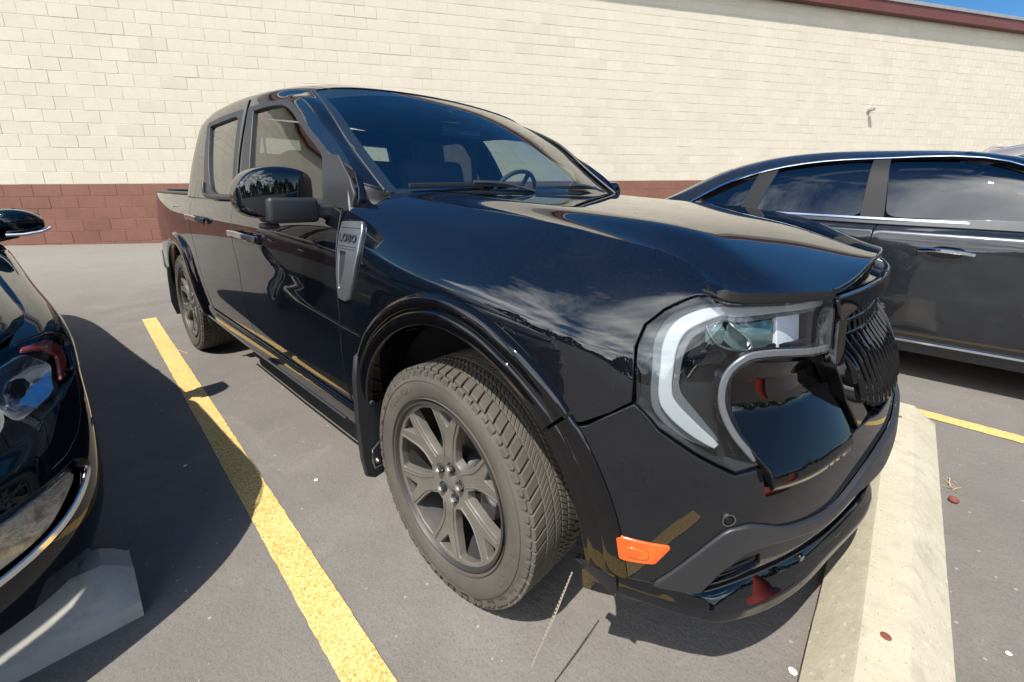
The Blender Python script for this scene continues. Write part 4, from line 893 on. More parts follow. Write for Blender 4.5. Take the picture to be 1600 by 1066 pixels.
# rear arch flare
def rarch(th, k): r = .515-.085*k; return (-3.03+r*math.cos(th), .37+r*math.sin(th))
G = []
for i in range(31):
    th = R(2+176*i/30); a, b = rarch(th, 0), rarch(th, 1); uv = np.array(duv([a, b])); p = DS(uv); nn = normals_of(DS, uv); row = []
    for s, h in [(-.02, -.002), (.05, .012), (.3, .024), (.46, .018), (.52, .022), (.8, .026), (.98, .015), (1., -.02), (1.02, -.12)]:
        q = p[0]+(p[1]-p[0])*min(s, 1.); row.append(q+nn[0]*h if h > -.01 else q+np.array([0, 1, 0])*(-h))
    G.append(row)
V = [p for row in G for p in row]; w = 9
F = [(i*w+j, i*w+j+1, (i+1)*w+j+1, (i+1)*w+j) for i in range(30) for j in range(8)]
mirror_obj(mesh('wheel_arch_flare', V, F, 'gloss_trim', truck))
# bed: rail caps, floor, front bulkhead, tailgate
for s in (-1, 1):
    sweep('bed_rail', [(-2.66, s*.835, 1.157), (-3.2, s*.826, 1.157), (-3.7, s*.81, 1.157), (-4.08, s*.785, 1.157)], rect(.085, .018, .3), 'grey_plastic', truck)
box('bed_floor', (-3.40, 0, .75), (1.42, 1.46, .03), 'grey_plastic', truck)
box('bed_front', (-2.70, 0, .92), (.05, 1.60, .44), 'paint_black', truck)
for s in (-1, 1): box('bed_inner_wall', (-3.40, s*.76, .94), (1.42, .03, .40), 'grey_plastic', truck)
tg = box('tailgate', (-4.15, 0, .93), (.06, 1.50, .46), 'paint_black', truck, bev=.015); box('tailgate_cap', (-4.15, 0, 1.17), (.075, 1.48, .02), 'grey_plastic', tg, bev=.006)
box('rear_bumper', (-4.22, 0, .55), (.16, 1.66, .20), 'grey_plastic', truck, bev=.03)
for s in (-1, 1): box('tail_light', (-4.15, s*.775, .98), (.07, .05, .30), 'red_hook', truck, bev=.015)
# cab back wall with rear window
def cabback(uv): return np.stack([-2.60-.055*uv[:, 1]*0+(-.05)*uv[:, 1], uv[:, 0], 1.10+.56*uv[:, 1]], 1)
P('cab_back', cabback, [(-.86, 0.), (0, 0.), (0, 1.0), (-.60, 1.0), (-.72, .85)], 'paint_black', step=.06, flip=-1., holes=[[(-.58, .24), (-.001, .24), (-.001, .80), (-.54, .80)]], depth=.04)
P('rear_glass', lambda uv: cabback(uv)+np.array([.01, 0, 0]), [(-.60, .22), (0, .22), (0, .82), (-.56, .82)], 'privacy_light', step=.2, flip=-1., depth=.002)
# interior
box('dashboard', (-.78, 0, 1.045), (.50, 1.46, .20), 'interior', truck, bev=.05); box('dash_top', (-.66, 0, 1.135), (.30, 1.38, .03), 'interior', truck, bev=.012)
box('cab_floor', (-1.5, 0, .45), (2.1, 1.6, .04), 'interior', truck)
box('firewall', (-.52, 0, .8), (.04, 1.5, .66), 'black_void', truck)
def seat(x, y, back=.62, w=.50):
    s_ = box('seat', (x, y, .78), (.52, w, .16), 'seat_cloth', truck, bev=.05)
    box('backrest', (x-.33, y, 1.10), (.14, w, back), 'seat_cloth', s_, rot=Matrix.Rotation(R(-12), 3, 'Y'), bev=.055)
    box('headrest', (x-.415, y, 1.44), (.09, .25, .21), 'seat_cloth', s_, rot=Matrix.Rotation(R(-10), 3, 'Y'), bev=.04)
    for e in (-.06, .06): sweep('headrest_post', [(x-.40, y+e, 1.36), (x-.405, y+e, 1.44)], circ(.006, 8), 'chrome', s_)
seat(-1.38, -.37); seat(-1.38, .37)
box('rear_bench', (-2.30, 0, .80), (.45, 1.34, .16), 'seat_cloth', truck, bev=.05); box('rear_backrest', (-2.53, 0, 1.05), (.12, 1.34, .52), 'seat_cloth', truck, bev=.05)
for y in (-.42, .42): box('rear_headrest', (-2.53, y, 1.37), (.09, .24, .12), 'seat_cloth', truck, bev=.035)
st = lathe('steering_wheel', [(.182+.013*math.cos(a), .013*math.sin(a)) for a in np.linspace(0, 2*math.pi, 9)[:-1]], 'interior', truck, 40, 'z')
ms = Matrix.Translation((-.985, .40, 1.155)) @ Matrix.Rotation(R(-62), 4, 'Y'); st.data.transform(ms)
for a in (20, 160, 270):
    sp_ = sweep('spoke', [(0, 0, -.01), (.17*math.cos(R(a)), .17*math.sin(R(a)), 0)], rect(.035, .012), 'interior', st); sp_.data.transform(ms)
sp_ = lathe('wheel_hub', [(0, .015), (.05, .012), (.062, -.01), (0, -.02)], 'interior', st, 20, 'z', closed=False); sp_.data.transform(ms)
rm = box('rear_view_mirror', (-1.00, 0.02, 1.50), (.03, .25, .062), 'gloss_trim', truck, bev=.012); sweep('mirror_stem', [(-.99, .02, 1.52), (-.965, .02, 1.585)], circ(.012, 8), 'gloss_trim', rm)
box('sensor_pod', (-1.03, 0., 1.585), (.14, .14, .05), 'gloss_trim', truck, bev=.015)
for s in (-1, 1): box('sun_visor', (-1.30, s*.36, 1.645), (.16, .44, .02), 'headliner', truck, bev=.008)
for s in (-1, 1): sweep('seat_belt', [(-1.70, s*.71, 1.50), (-1.69, s*.715, 1.1), (-1.68, s*.72, .7)], rect(.006, .045), 'interior', truck)
# mirror and its sail
sail = [(8.35, 2.00), (8.62, 1.95), (8.86, 1.35), (8.96, .9), (8.95, .30), (8.80, -.15), (8.62, -.05), (8.50, .55)]
P('mirror_sail', offset_fn(CS, .006), sail, 'matte_plastic', step=.02, depth=.02, r=.005)
def mirror_housing():
    # lofted shell, sections from the inner end to the outer end (y)
    ys_ = [-.905, -.915, -.94, -.98, -1.03, -1.075, -1.108, -1.127, -1.134]; zt = [1.222, 1.240, 1.256, 1.266, 1.270, 1.264, 1.245, 1.215, 1.19]; zb = [1.150, 1.146, 1.140, 1.125, 1.105, 1.098, 1.105, 1.12, 1.145]
    xf = [-.685, -.660, -.635, -.617, -.612, -.620, -.645, -.675, -.70]; V = []; F = []; n = 20
    for y, t, b, x in zip(ys_, zt, zb, xf):
        xb = -.775; cx_ = (x+xb)/2; rx = (x-xb)/2; cz = (t+b)/2; rz_ = (t-b)/2
        for k in range(n):
            a = 2*math.pi*k/n; c_, s_ = math.cos(a), math.sin(a); e = .36
            V.append((cx_+rx*math.copysign(abs(c_)**e, c_), y, cz+rz_*math.copysign(abs(s_)**e, s_)))
    m_ = len(ys_)
    for i in range(m_-1):
        for k in range(n): F.append((i*n+k, i*n+(k+1) % n, (i+1)*n+(k+1) % n, (i+1)*n+k))
    F.append(tuple(range(n))); F.append(tuple((m_-1)*n+k for k in reversed(range(n))))
    me = bpy.data.meshes.new('m'); me.from_pydata(V, [], F); bm = bmesh.new(); bm.from_mesh(me)
    bmesh.ops.subdivide_edges(bm, edges=bm.edges, cuts=0); o = bm_obj('side_mirror', bm, 'paint_black', truck, 60)
    sb = o.modifiers.new('sub', 'SUBSURF'); sb.levels = sb.render_levels = 2
    return o
for s in (-1, 1):
    mh = mirror_housing()
    low = []
    bm = bmesh.new(); box_bm(bm, (-.658, -1.000, 1.128), (.115, .155, .082), None, .014, 3); lo_ = bm_obj('mirror_base', bm, 'matte_plastic', mh)
    ar = sweep('mirror_arm', [(-.660, -.975, 1.124), (-.655, -.93, 1.124), (-.650, -.868, 1.122)], rect(.085, .046, .2), 'matte_plastic', mh)
    mg = box('mirror_glass', (-.772, -1.02, 1.185), (.006, .14, .09), 'chrome', mh, bev=.002)
    pdm = box('mirror_camera', (-.70, -1.05, 1.074), (.06, .05, .02), 'matte_plastic', mh, bev=.008)
    if s == 1:
        mh.scale = (1, -1, 1)
# door handles
def handle(x0, x1, z):
    uv = np.array(duv([(x0, z), (x0+.05, z+.006), ((x0+x1)/2, z+.008), (x1-.05, z+.004), (x1, z-.004)])); p = DS(uv)+normals_of(DS, uv)*.036; p[0] += np.array([0, .026, 0]); p[-1] += np.array([0, .026, 0])
    h = sweep('door_handle', catmull(p, 5), rect(.012, .030, .35), 'gloss_chrome', truck, scale=None); mirror_obj(h)
    cc = rounded([(x0+.07, z-.038), (x0+.02, z), (x0+.08, z+.036), (x1-.06, z+.032), (x1-.03, z-.004), (x1-.07, z-.036)], .3)
    c_ = panel('handle_cup', offset_fn(DS, .001), duv(cc), 'gloss_trim', h, step=.02, depth=.002, r=.001); 
handle(-1.62, -1.27, .975); handle(-2.50, -2.12, 1.01)
P('keypad_cap', offset_fn(DS, .012), rounded(duv([(-1.30, .955), (-1.30, .995), (-1.25, .995), (-1.25, .955)]), .3), 'gloss_trim', both=False, step=.02, depth=.012)
# fender vent badge
bo = fuv([(-.510, 1.088), (-.405, 1.092), (-.385, 1.06), (-.382, 1.00), (-.405, .91), (-.437, .848), (-.462, .838), (-.505, .842), (-.512, .95)])
vo = fuv([(-.500, 1.00), (-.452, 1.00), (-.452, .95), (-.480, .885), (-.500, .868)])
bd_ = panel('fender_badge', offset_fn(FS, .010), bo, 'badge_grey', truck, step=.015, holes=[vo], depth=.014, r=.004)
panel('badge_recess', offset_fn(FS, .001), vo, 'badge_dark', bd_, step=.02, depth=.002, r=.001)
def text_on(txt, size, extr, m, parent, xf, name='lettering', bold=0.):
    cu_ = bpy.data.curves.new(name, 'FONT'); cu_.body = txt; cu_.size = size; cu_.extrude = extr; cu_.offset = bold; cu_.align_x = 'CENTER'; cu_.align_y = 'CENTER'; cu_.space_character = 1.15
    to = bpy.data.objects.new('tmp', cu_); col.objects.link(to); dg = bpy.context.evaluated_depsgraph_get(); dg.update(); me = bpy.data.meshes.new_from_object(to.evaluated_get(dg)); bpy.data.objects.remove(to)
    me.transform(xf); return link(name, me, m, parent)
pb = FS(fuv([(-.450, 1.040)])[0][None])[0]; nb_ = normals_of(FS, fuv([(-.450, 1.040)])[0][None])[0]
ex = Vector((1, 0, 0)); nz = Vector(nb_); ey = nz.cross(ex).normalized(); ex = ey.cross(nz)
Mx = Matrix(((ex.x, ey.x, nz.x, pb[0]+nz.x*.0125), (ex.y, ey.y, nz.y, pb[1]+nz.y*.0125), (ex.z, ey.z, nz.z, pb[2]+nz.z*.0125), (0, 0, 0, 1)))
text_on('LOBO', .036, .0012, 'badge_dark', bd_, Mx, bold=.0008)
for z in (1.072, 1.015, 1.007):
    q = np.array(fuv([(-.506, z), (-.392, z)])); p = FS(q)+normals_of(FS, q)*.0102; sweep('badge_line', p, rect(.0018, .002), 'badge_dark', bd_)
mirror_obj(bd_)
# mud guard plate behind the front wheel
gv = [(-.945, .665), (-.955, .60), (-.957, .45), (-.950, .30), (-.940, .235), (-.915, .218), (-.875, .225), (-.862, .26), (-.862, .60), (-.868, .672), (-.90, .69)]
gp = panel('mud_guard', lambda uv: np.stack([-.365+0*uv[:, 0]+.25*(uv[:, 1]-.45)**2*0, uv[:, 0], uv[:, 1]], 1), gv, 'matte_plastic', truck, step=.04, depth=.02, r=.006, flip=1.)
for y, z in ((-.905, .60), (-.912, .50), (-.908, .655)):
    s_ = lathe('screw', [(0, .005), (.006, .005), (.010, .001), (.010, -.01)], 'dark_metal', gp, 14, 'z', closed=False); s_.data.transform(Matrix.Translation((-.359, y, z)) @ Matrix.Rotation(R(90), 4, 'Y'))
br = sweep('guard_bracket', [(-.352, -.925, .335), (-.352, -.930, .30), (-.352, -.922, .262), (-.352, -.885, .262), (-.352, -.868, .29), (-.352, -.868, .345), (-.352, -.90, .352)], circ(.0035, 6), 'satin_metal', gp, closed=True)
s_ = lathe('screw', [(0, .006), (.006, .006), (.010, .001), (.010, -.01)], 'steel_nut', gp, 14, 'z', closed=False); s_.data.transform(Matrix.Translation((-.359, -.905, .278)) @ Matrix.Rotation(R(90), 4, 'Y'))
mirror_obj(gp)
rg2 = [(-.945, .58), (-.95, .30), (-.93, .20), (-.80, .20), (-.79, .58)]
P('mud_guard', lambda uv: np.stack([-3.47+0*uv[:, 0], uv[:, 0]+.02, uv[:, 1]], 1), rg2, 'matte_plastic', step=.1, depth=.02, r=.006)
P('mud_guard', lambda uv: np.stack([-2.60+0*uv[:, 0], uv[:, 0]+.06, uv[:, 1]+.08], 1), rg2, 'matte_plastic', step=.1, depth=.02, r=.006)
# underbody
box('chassis', (-1.7, 0, .36), (4.4, 1.30, .18), 'black_void', truck, bev=.02)
box('engine_block', (.15, 0, .68), (.95, .95, .50), 'black_void', truck, bev=.02)
tow = sweep('zip_tie', [(.455, -.878, .345), (.452, -.935, .270), (.443, -.998, .188)], circ(.0015, 6), 'yellow_tie', truck)
for q in range(26):
    t = q/25; p = np.array((.455, -.878, .345))*(1-t)+np.array((.443, -.998, .188))*t; sweep('bead', [p+[0, 0, .002], p+[-.0003, -.003, -.002]], circ(.0021, 6), 'yellow_tie', tow)

# ------------------------------------------------------------------ wheels
def make_tyre_profile(y0, w, rr, rt):
    # closed cross-section (r, y); y0 = outer face (negative side), inner at y0 + w
    return [(rr-.010, y0+.030), (rr, y0+.018), (rr+.006, y0+.009), (rr+.022, y0+.0035), (rr+.040, y0-.001), (rr+.062, y0-.0015), (rt-.034, y0+.002), (rt-.022, y0+.007), (rt-.012, y0+.016), (rt-.0075, y0+.030), (rt-.006, y0+.06), (rt-.005, y0+w/2), (rt-.006, y0+w-.06), (rt-.0075, y0+w-.030), (rt-.012, y0+w-.016), (rt-.034, y0+w-.002), (rr+.05, y0+w+.001), (rr+.006, y0+w-.009), (rr-.01, y0+w-.03)]
def build_wheel(style, parent, m_rim, rt=.358, rr=.2505, w=.228, y0=-.905, tread=True, name='wheel', spoke0=88., lite=False):
    """origin at the axle centre height; outer face at y0"""
    hub = lathe(name, [(0, y0+.075), (.055, y0+.075), (.075, y0+.10), (.075, y0+.16), (0, y0+.16)], 'dark_metal', parent, 24, closed=False)
    ty = lathe('tyre', make_tyre_profile(y0, w, rr, rt), 'rubber', hub, 96, sharp=50)
    # raised rings on the sidewall
    for rad in (rr+.012, rt-.040):
        lathe('sidewall_ring', [(rad-.0014, y0+.012-.0), (rad, y0-.0025+(.004 if rad < .3 else .0)), (rad+.0014, y0+.012)], 'rubber', ty, 96, closed=False)
    if tread:
        V = []; F = []; K = 66; rgt = random.Random(2)
        def block(a0, a1, y_0, y_1, r0, r1, skew=0., ch=.0022):
            b = len(V)
            for (rad, cc) in ((r0, 0.), (r1-ch, 0.), (r1, ch)):
                for (a, y) in ((a0, y_0), (a1, y_0), (a1, y_1), (a0, y_1)):
                    ca = (a0+a1)/2; cy_ = (y_0+y_1)/2; aa = a+(ca-a)*(cc/(abs(a1-a0)*rad/2)); yy = y+(cy_-y)*(cc/(abs(y_1-y_0)/2)); aa += skew*(yy-(y0+w/2)); V.append((rad*math.cos(aa), yy, rad*math.sin(aa)))
            for l in (0, 4):
                for k in range(4): F.append((b+l+k, b+l+(k+1) % 4, b+l+4+(k+1) % 4, b+l+4+k))
            F.append((b+8, b+9, b+10, b+11))
        dA = 2*math.pi/K
        for k in range(K):
            a = k*dA; j = rgt.uniform(-.03, .03)*dA
            # shoulder lugs wrap down the sidewall in alternating lengths
            for sd in (0, 1):
                y_a = y0+.004 if sd == 0 else y0+w-.004; s_ = 1 if sd == 0 else -1
                p0, p1 = sorted((y_a+s_*.006, y_a+s_*.048)); block(a+.06*dA, a+.86*dA, p0, p1, rt-.013, rt-.0005, s_*1.2)
                lo = .028 if k % 2 else .020
                p0, p1 = sorted((y_a-s_*.0010, y_a+s_*.010)); block(a+.10*dA, a+(.82 if k % 2 else .62)*dA, p0, p1, rt-lo-.006, rt-.011, 0)
            for sp_i, (f0, f1) in enumerate(((.235, .375), (.392, .49), (.51, .608), (.625, .765))):
                sk = (2.2 if sp_i < 2 else -2.2)
                for h2 in (0, 1):
                    block(a+(.03+.5*h2)*dA+.25*(sp_i % 2)*dA, a+(.485+.5*h2)*dA+.25*(sp_i % 2)*dA, y0+w*f0, y0+w*f1, rt-.009, rt, sk)
        tr = mesh('tread', V, F, 'rubber', ty, sharp=30); tag(tr, kind='stuff')
    # rim lip and barrel
    lathe('rim_barrel', [(rr-.004, y0+.022), (rr+.002, y0+.010), (rr+.0015, y0+.004), (rr-.004, y0+.003), (rr-.009, y0+.010), (rr-.012, y0+.03), (rr-.022, y0+.06), (rr-.03, y0+.12), (rr-.03, y0+w-.02), (rr+.0, y0+w-.005), (rr-.012, y0+w-.004), (rr-.034, y0+w-.03), (rr-.026, y0+.12), (rr-.016, y0+.05)][:10], 'barrel' if m_rim == 'alloy' else m_rim, hub, 72, closed=False)
    rsp = rr-.006
    def wf(uv):
        uv = np.atleast_2d(np.asarray(uv, float)); r_ = np.hypot(uv[:, 0], uv[:, 1]); y = y0+.013+.030*np.clip(1-r_/rsp, 0, 1)**.8-.006*np.exp(-((r_-.085)/.03)**2); return np.stack([uv[:, 0], y, uv[:, 1]], 1)
    holes = []; n_sp = 6 if style == 'six' else 5; da = 360/n_sp
    def pol(r_, a): return np.array((r_*math.cos(R(a)), r_*math.sin(R(a))))
    for k in range(n_sp):
        a = spoke0+da*k; mdl = a+da/2
        if style == 'six':
            big = [pol(.082, mdl-10), pol(.082, mdl+10), pol(.122, mdl+18.0), pol(.158, mdl+18.), pol(.233, mdl+14.5), pol(.2355, mdl), pol(.233, mdl-14.5), pol(.158, mdl-18.), pol(.122, mdl-18.0)]
            small = [pol(.176, a), pol(.233, a-9.2), pol(.2355, a), pol(.233, a+9.2)]
            holes.append(rounded(big, .16, 2)); holes.append(rounded(small, .14, 2))
        else:
            big = [pol(.075, mdl-8), pol(.075, mdl+8), pol(.15, mdl+20), pol(.205, mdl+24), pol(.208, mdl), pol(.205, mdl-24), pol(.15, mdl-20)]
            holes.append(rounded(big, .2, 2)); holes.append(rounded([pol(.10, a), pol(.195, a-4.5), pol(.195, a+4.5)], .12, 2))
    outl = [pol(rsp, t) for t in np.linspace(0, 360, 61)[:-1]]
    rim = panel('rim', wf, outl, m_rim, hub, step=.012 if not lite else .02, holes=holes, r=.0035, depth=.026, flip=-1. if False else 1.)
    # bevel line: raised ribs along the spokes
    if style == 'six' and not lite:
        for k in range(n_sp):
            a = spoke0+da*k
            for sg in (-1, 1):
                q = np.array([pol(.080, a+sg*14), pol(.122, a+sg*9.5), pol(.160, a+sg*9.6), pol(.231, a+sg*13.6)]); q3 = wf(q)+np.array([0, -.0012, 0]); sweep('spoke_rib', catmull(q3, 4), rect(.004, .005, .3), m_rim, rim, up=(0, 1, 0))
    lathe('centre_cap', [(0, y0+.028), (.022, y0+.029), (.027, y0+.032), (.029, y0+.045)], m_rim, hub, 28, closed=False)
    for k in range(5):
        a = R(81+72*k); cx_, cz_ = .0505*math.cos(a), .0505*math.sin(a)
        lathe('nut_well', [(.0145, y0+.0315), (.0155, y0+.0305), (.0165, y0+.036)], 'dark_metal', hub, 16, c=(cx_, 0, cz_), closed=False)
        lathe('lug_nut', [(0, y0+.014), (.006, y0+.0145), (.0105, y0+.019), (.0112, y0+.04)], 'steel_nut', hub, 6 if not lite else 6, c=(cx_, 0, cz_), closed=False, sharp=30)
    bd = lathe('brake_disc', [(.06, y0+.112), (.155, y0+.112), (.155, y0+.135), (.06, y0+.135)], 'brake', hub, 48)
    bm = bmesh.new(); box_bm(bm, (.125*math.cos(R(-8)), y0+.105, .125*math.sin(R(-8))), (.07, .07, .13), Matrix.Rotation(R(8), 3, 'Y'), .015); bm_obj('brake_caliper', bm, 'alloy_silver', hub)
    return hub
mat('alloy_silver', (.42, .42, .42), .3, .9)
def place_wheel(hub, loc, flip=False):
    hub.location = loc
    if flip: hub.rotation_euler = (0, 0, math.pi)
w1 = build_wheel('six', truck, 'alloy'); place_wheel(w1, (0, 0, .356))
# raised word on the sidewall
tyre_o = [c for c in w1.children if c.name.startswith('tyre')][0]
for word, a_mid, rad in (('TERRITORY', 131, .296), ('TERRITORY', -20, .296)):
    n_c = len(word)
    for k, ch in enumerate(word):
        a = R(a_mid-(k-(n_c-1)/2)*3.6); c_, s_ = math.cos(a), math.sin(a)
        ux = Vector((s_, 0, -c_)); uy = Vector((c_, 0, s_)); uz = Vector((0, -1, 0)); y_l = -.9068
        text_on(ch, .024, .0006, 'rubber', tyre_o, Matrix(((ux.x, uy.x, uz.x, rad*c_), (ux.y, uy.y, uz.y, y_l), (ux.z, uy.z, uz.z, rad*s_), (0, 0, 0, 1))), name='raised_letter')
for k, (x, fl_) in enumerate(((-3.076, False), (0., True), (-3.076, True))):
    c = copy_tree(w1, truck); place_wheel(c, (x, 0, .356), fl_)

# ------------------------------------------------------------------ sedans
def make_sedan(name, label, paint, loc, rz, zs=1.0, group=None, lamps=True, glassm='sedan_glass'):
    car = thing(name, label, 'car', loc, rz, group)
    SX = [.95, .945, .905, .825, .68, .44, 0., -.6, -1.4, -2.2, -2.85, -3.3, -3.65, -3.82, -3.88, -3.9]
    SY = [0., -.28, -.53, -.745, -.875, -.922, -.925, -.928, -.928, -.925, -.92, -.885, -.79, -.56, -.28, 0.]
    ST = [.69, .695, .71, .745, .79, .83, .90, .97, .995, 1.01, 1.03, 1.045, 1.045, 1.035, 1.03, 1.03]
    nose = [(.0, -.10), (.0, -.28)]
    cols = []
    for i in range(16):
        a = np.array([SX[i], SY[i]]); b = np.array([SX[min(i+1, 15)], SY[min(i+1, 15)]])-np.array([SX[max(i-1, 0)], SY[max(i-1, 0)]])
        if i in (0, 15): n = np.array([1. if i == 0 else -1., 0.])
        else: n = np.array([-b[1], b[0]])/np.linalg.norm(b); n = -n if n@np.array([-.0, -1.])< -.3 or (abs(SY[i]) < .6 and n[0]*(1 if SX[i] > 0 else -1) < 0) else n
        if abs(n[1]) > .3 and n[1] > 0: n = -n
        zt = ST[i]; fr = 1. if i < 4 else 0.
        zl = [.19, .30, .42, .54+.02*(1-fr), .66*(1-fr)+.60*fr, zt-.085 if not fr else zt-.055, zt-.018, zt+.012]
        ins = [.055, .018, .004, .0, .002, .004, .030, .085]
        if i <= 3: ins = [.05, .012, .0, .012, .04, .075, .12, .19]
        if i == 4: ins = [.05, .012, .0, .006, .03, .055, .09, .15]
        if i >= 12: ins = [.04, .01, 0, .0, .0, .01, .03, .09]
        cols.append([(a[0]-n[0]*d, a[1]-n[1]*d, z) for d, z in zip(ins, zl)])
    cols = [[(2*cols[0][j][0]-cols[1][j][0], -cols[1][j][1], cols[1][j][2]) for j in range(8)]]+cols
    for j in range(8): cols[0][j] = (cols[2][j][0], -cols[2][j][1], cols[2][j][2])
    B = Surf(cols, -1.)  # u = station + 1
    def Q(nm, fn, out, m, both=True, parent=None, **kw):
        o = panel(nm, fn, out, m, parent or car, **kw); return (o, mirror_obj(o)) if both else o
    def buv(pts):
        return [newton(B, p, (1+np.interp(-p[0], [-x for x in SX], range(16)), np.interp(p[1], [.19, .30, .42, .54, .66, .82, .95, 1.0], range(8)))) for p in pts]
    def warch(cx_, r, a0, a1, n=22): return [(cx_+r*math.cos(R(a)), .335+r*math.sin(R(a))) for a in np.linspace(a0, a1, n)]
    # front bumper, fender, doors, quarter, rear bumper
    seam = 5.05
    Q('front_bumper', B, [(1., .0), (1., 5.0), (2.2, 4.70), (3.2, 4.40), (4.2, 3.97), (5.05, 3.92), (5.62, 4.30)]+buv(warch(0, .375, 62, 8, 8))+[(5.9, .1), (4, 0.), (2.5, 0.)], paint, step=.03, holes=[rounded([(1.9, .93), (2.0, 1.97), (3.0, 2.38), (4.65, 2.72), (4.95, 2.35), (4.3, 1.55), (3.2, 1.05)], .18)])
    hl = [(2.25, 4.75), (3.2, 4.45), (4.2, 4.02), (5.0, 3.98), (5.66, 4.5), (5.86, 5.3), (5.72, 6.1), (5.2, 6.62), (4.2, 6.70), (3.0, 6.55), (2.2, 6.1)]
    Q('fender', B, [(5.30, 6.66), (5.78, 6.12), (5.92, 5.3), (5.74, 4.5), (5.66, 4.34)]+buv(warch(0, .375, 66, 168, 18))+buv([(-.40, .28), (-.66, .28), (-.64, .6), (-.62, .90)])+[(7.55, 7.0), (6.5, 7.0), (5.6, 6.9)], paint, step=.04)
    dx1, dx2, dx3 = -.67, -1.68, -2.62
    Q('front_door', B, buv([(dx1, .26), (dx1+.02, .6), (dx1+.03, .92)])+[buv([(dx1+.03, .96)])[0]*[1, 0]+[0, 7.]]+[buv([(dx2+.03, .96)])[0]*[1, 0]+[0, 7.]]+buv([(dx2+.01, .92), (dx2+.03, .6), (dx2+.06, .26)]), paint, step=.05)
    Q('rear_door', B, buv([(dx2+.05, .26), (dx2+.02, .6), (dx2, .92)])+[buv([(dx2+.02, .96)])[0]*[1, 0]+[0, 7.]]+[buv([(-2.62, .96)])[0]*[1, 0]+[0, 7.]]+buv([(-2.60, .92), (-2.50, .70)])+buv([(-2.42, .5), (-2.34, .26)]), paint, step=.05)
    Q('rear_quarter', B, [buv([(-2.63, .96)])[0]*[1, 0]+[0, 7.]]+[(12.5, 7.), (14.0, 7.), (16., 7.), (16., 4.6), (14., 4.6), (13., 4.4)]+buv(warch(-2.83, .375, 120, 12, 18))+buv([(-2.43, .5), (-2.51, .70), (-2.61, .92)]), paint, step=.05)
    Q('rear_bumper', B, [(13., 4.35), (14., 4.55), (16., 4.55), (16., 0.1), (13.5, 0.1)]+buv([(-3.22, .3)])+buv(warch(-2.83, .375, 168, 122, 6)), paint, step=.06)
    Q('rocker', offset_fn(B, .006), buv([(-.42, .275), (-2.40, .275), (-2.40, .20), (-.42, .20)]), paint, step=.06, depth=.05)
    Q('body_backing', offset_fn(B, -.04), [(1., .4), (1., 6.6), (4, 6.4), (6.9, 6.6), (12., 6.6), (16., 6.4), (16., .6), (13.6, .6)]+buv(warch(-2.83, .40, 160, 20, 10))+[(11., .5), (7.6, .5)]+buv(warch(0, .40, 165, 20, 10))+[(5.5, .4)], 'black_void', step=.12, depth=.004)
    box('underbody', (-1.4, 0, .34), (4.2, 1.5, .16), 'black_void', car)
    # hood, boot lid
    def top_panel(nm, us, crown, m, parent=None):
        V = []; F = []; nv = 24
        for u in us:
            e = B(np.array([(u, 6.92)]))[0]
            for j in range(nv+1):
                s = -1+2*j/nv; V.append((e[0]*1.0+(.0 if u > 9 else .035*(1-s*s)*min(1, max(0, (5-u)))*0), e[1]*-s if True else 0, e[2]+crown(u)*(1-abs(s)**2.6)))
        n = nv+1
        for i in range(len(us)-1):
            for j in range(nv): F.append((i*n+j, i*n+j+1, (i+1)*n+j+1, (i+1)*n+j))
        o = mesh(nm, V, F, m, car, sharp=60); sf = o.modifiers.new('t', 'SOLIDIFY'); sf.thickness = .012; sf.offset = -1; return o
    top_panel('hood', list(np.linspace(1.6, 7.7, 30)), lambda u: .045*np.interp(u, [1.5, 3, 8], [.3, 1, .9]), paint)
    top_panel('boot_lid', list(np.linspace(11.9, 15.5, 16)), lambda u: .015, paint)
    # canopy
    bl = [(-.12, -.78, .955), (-.56, -.845, .980), (-1.05, -.86, .998), (-1.6, -.865, 1.005), (-2.1, -.865, 1.018), (-2.5, -.855, 1.028), (-2.85, -.83, 1.04), (-3.15, -.78, 1.05), (-3.42, -.72, 1.052)]
    rl = [(-.16, -.76, .98), (-.63, -.70, 1.215), (-1.10, -.635, 1.398), (-1.66, -.605, 1.455), (-2.1, -.60, 1.462), (-2.48, -.605, 1.425), (-2.82, -.62, 1.34), (-3.10, -.65, 1.21), (-3.38, -.69, 1.085)]
    cl = [(.04, 0, .985), (-.50, 0, 1.26), (-1.05, 0, 1.470), (-1.66, 0, 1.525), (-2.1, 0, 1.532), (-2.5, 0, 1.495), (-2.86, 0, 1.40), (-3.15, 0, 1.265), (-3.42, 0, 1.10)]
    G = []
    for b_, r_, c_ in zip(bl, rl, cl):
        b_, r_, c_ = map(np.array, (b_, r_, c_)); m1 = b_*.5+r_*.5+np.array([0, -.022, .0]); q = b_*.12+r_*.88+np.array([0, -.012, 0]); k = r_*.80+c_*.20; k[2] = r_[2]+(c_[2]-r_[2])*.50; m2 = r_*.45+c_*.55; m2[2] = r_[2]+(c_[2]-r_[2])*.84
        row = [b_, m1, q, k, m2, c_, m2*[1, -1, 1]]; G.append(row)
    C = Surf(G, -1.)
    def cv(pts): return [newton(C, p, (np.interp(-p[0], [-b_[0] for b_ in bl], range(9)), np.interp(p[1], [1.0, 1.22, 1.42], [0, 1, 2]))) for p in pts]
    wins = dict(front=[(-.66, 1.035), (-1.62, 1.055), (-1.66, 1.415), (-1.24, 1.400), (-.97, 1.30)], rear=[(-1.76, 1.058), (-2.42, 1.075), (-2.50, 1.12), (-2.34, 1.36), (-1.75, 1.418)], quarter=[(-2.55, 1.10), (-2.92, 1.105), (-2.48, 1.325)])
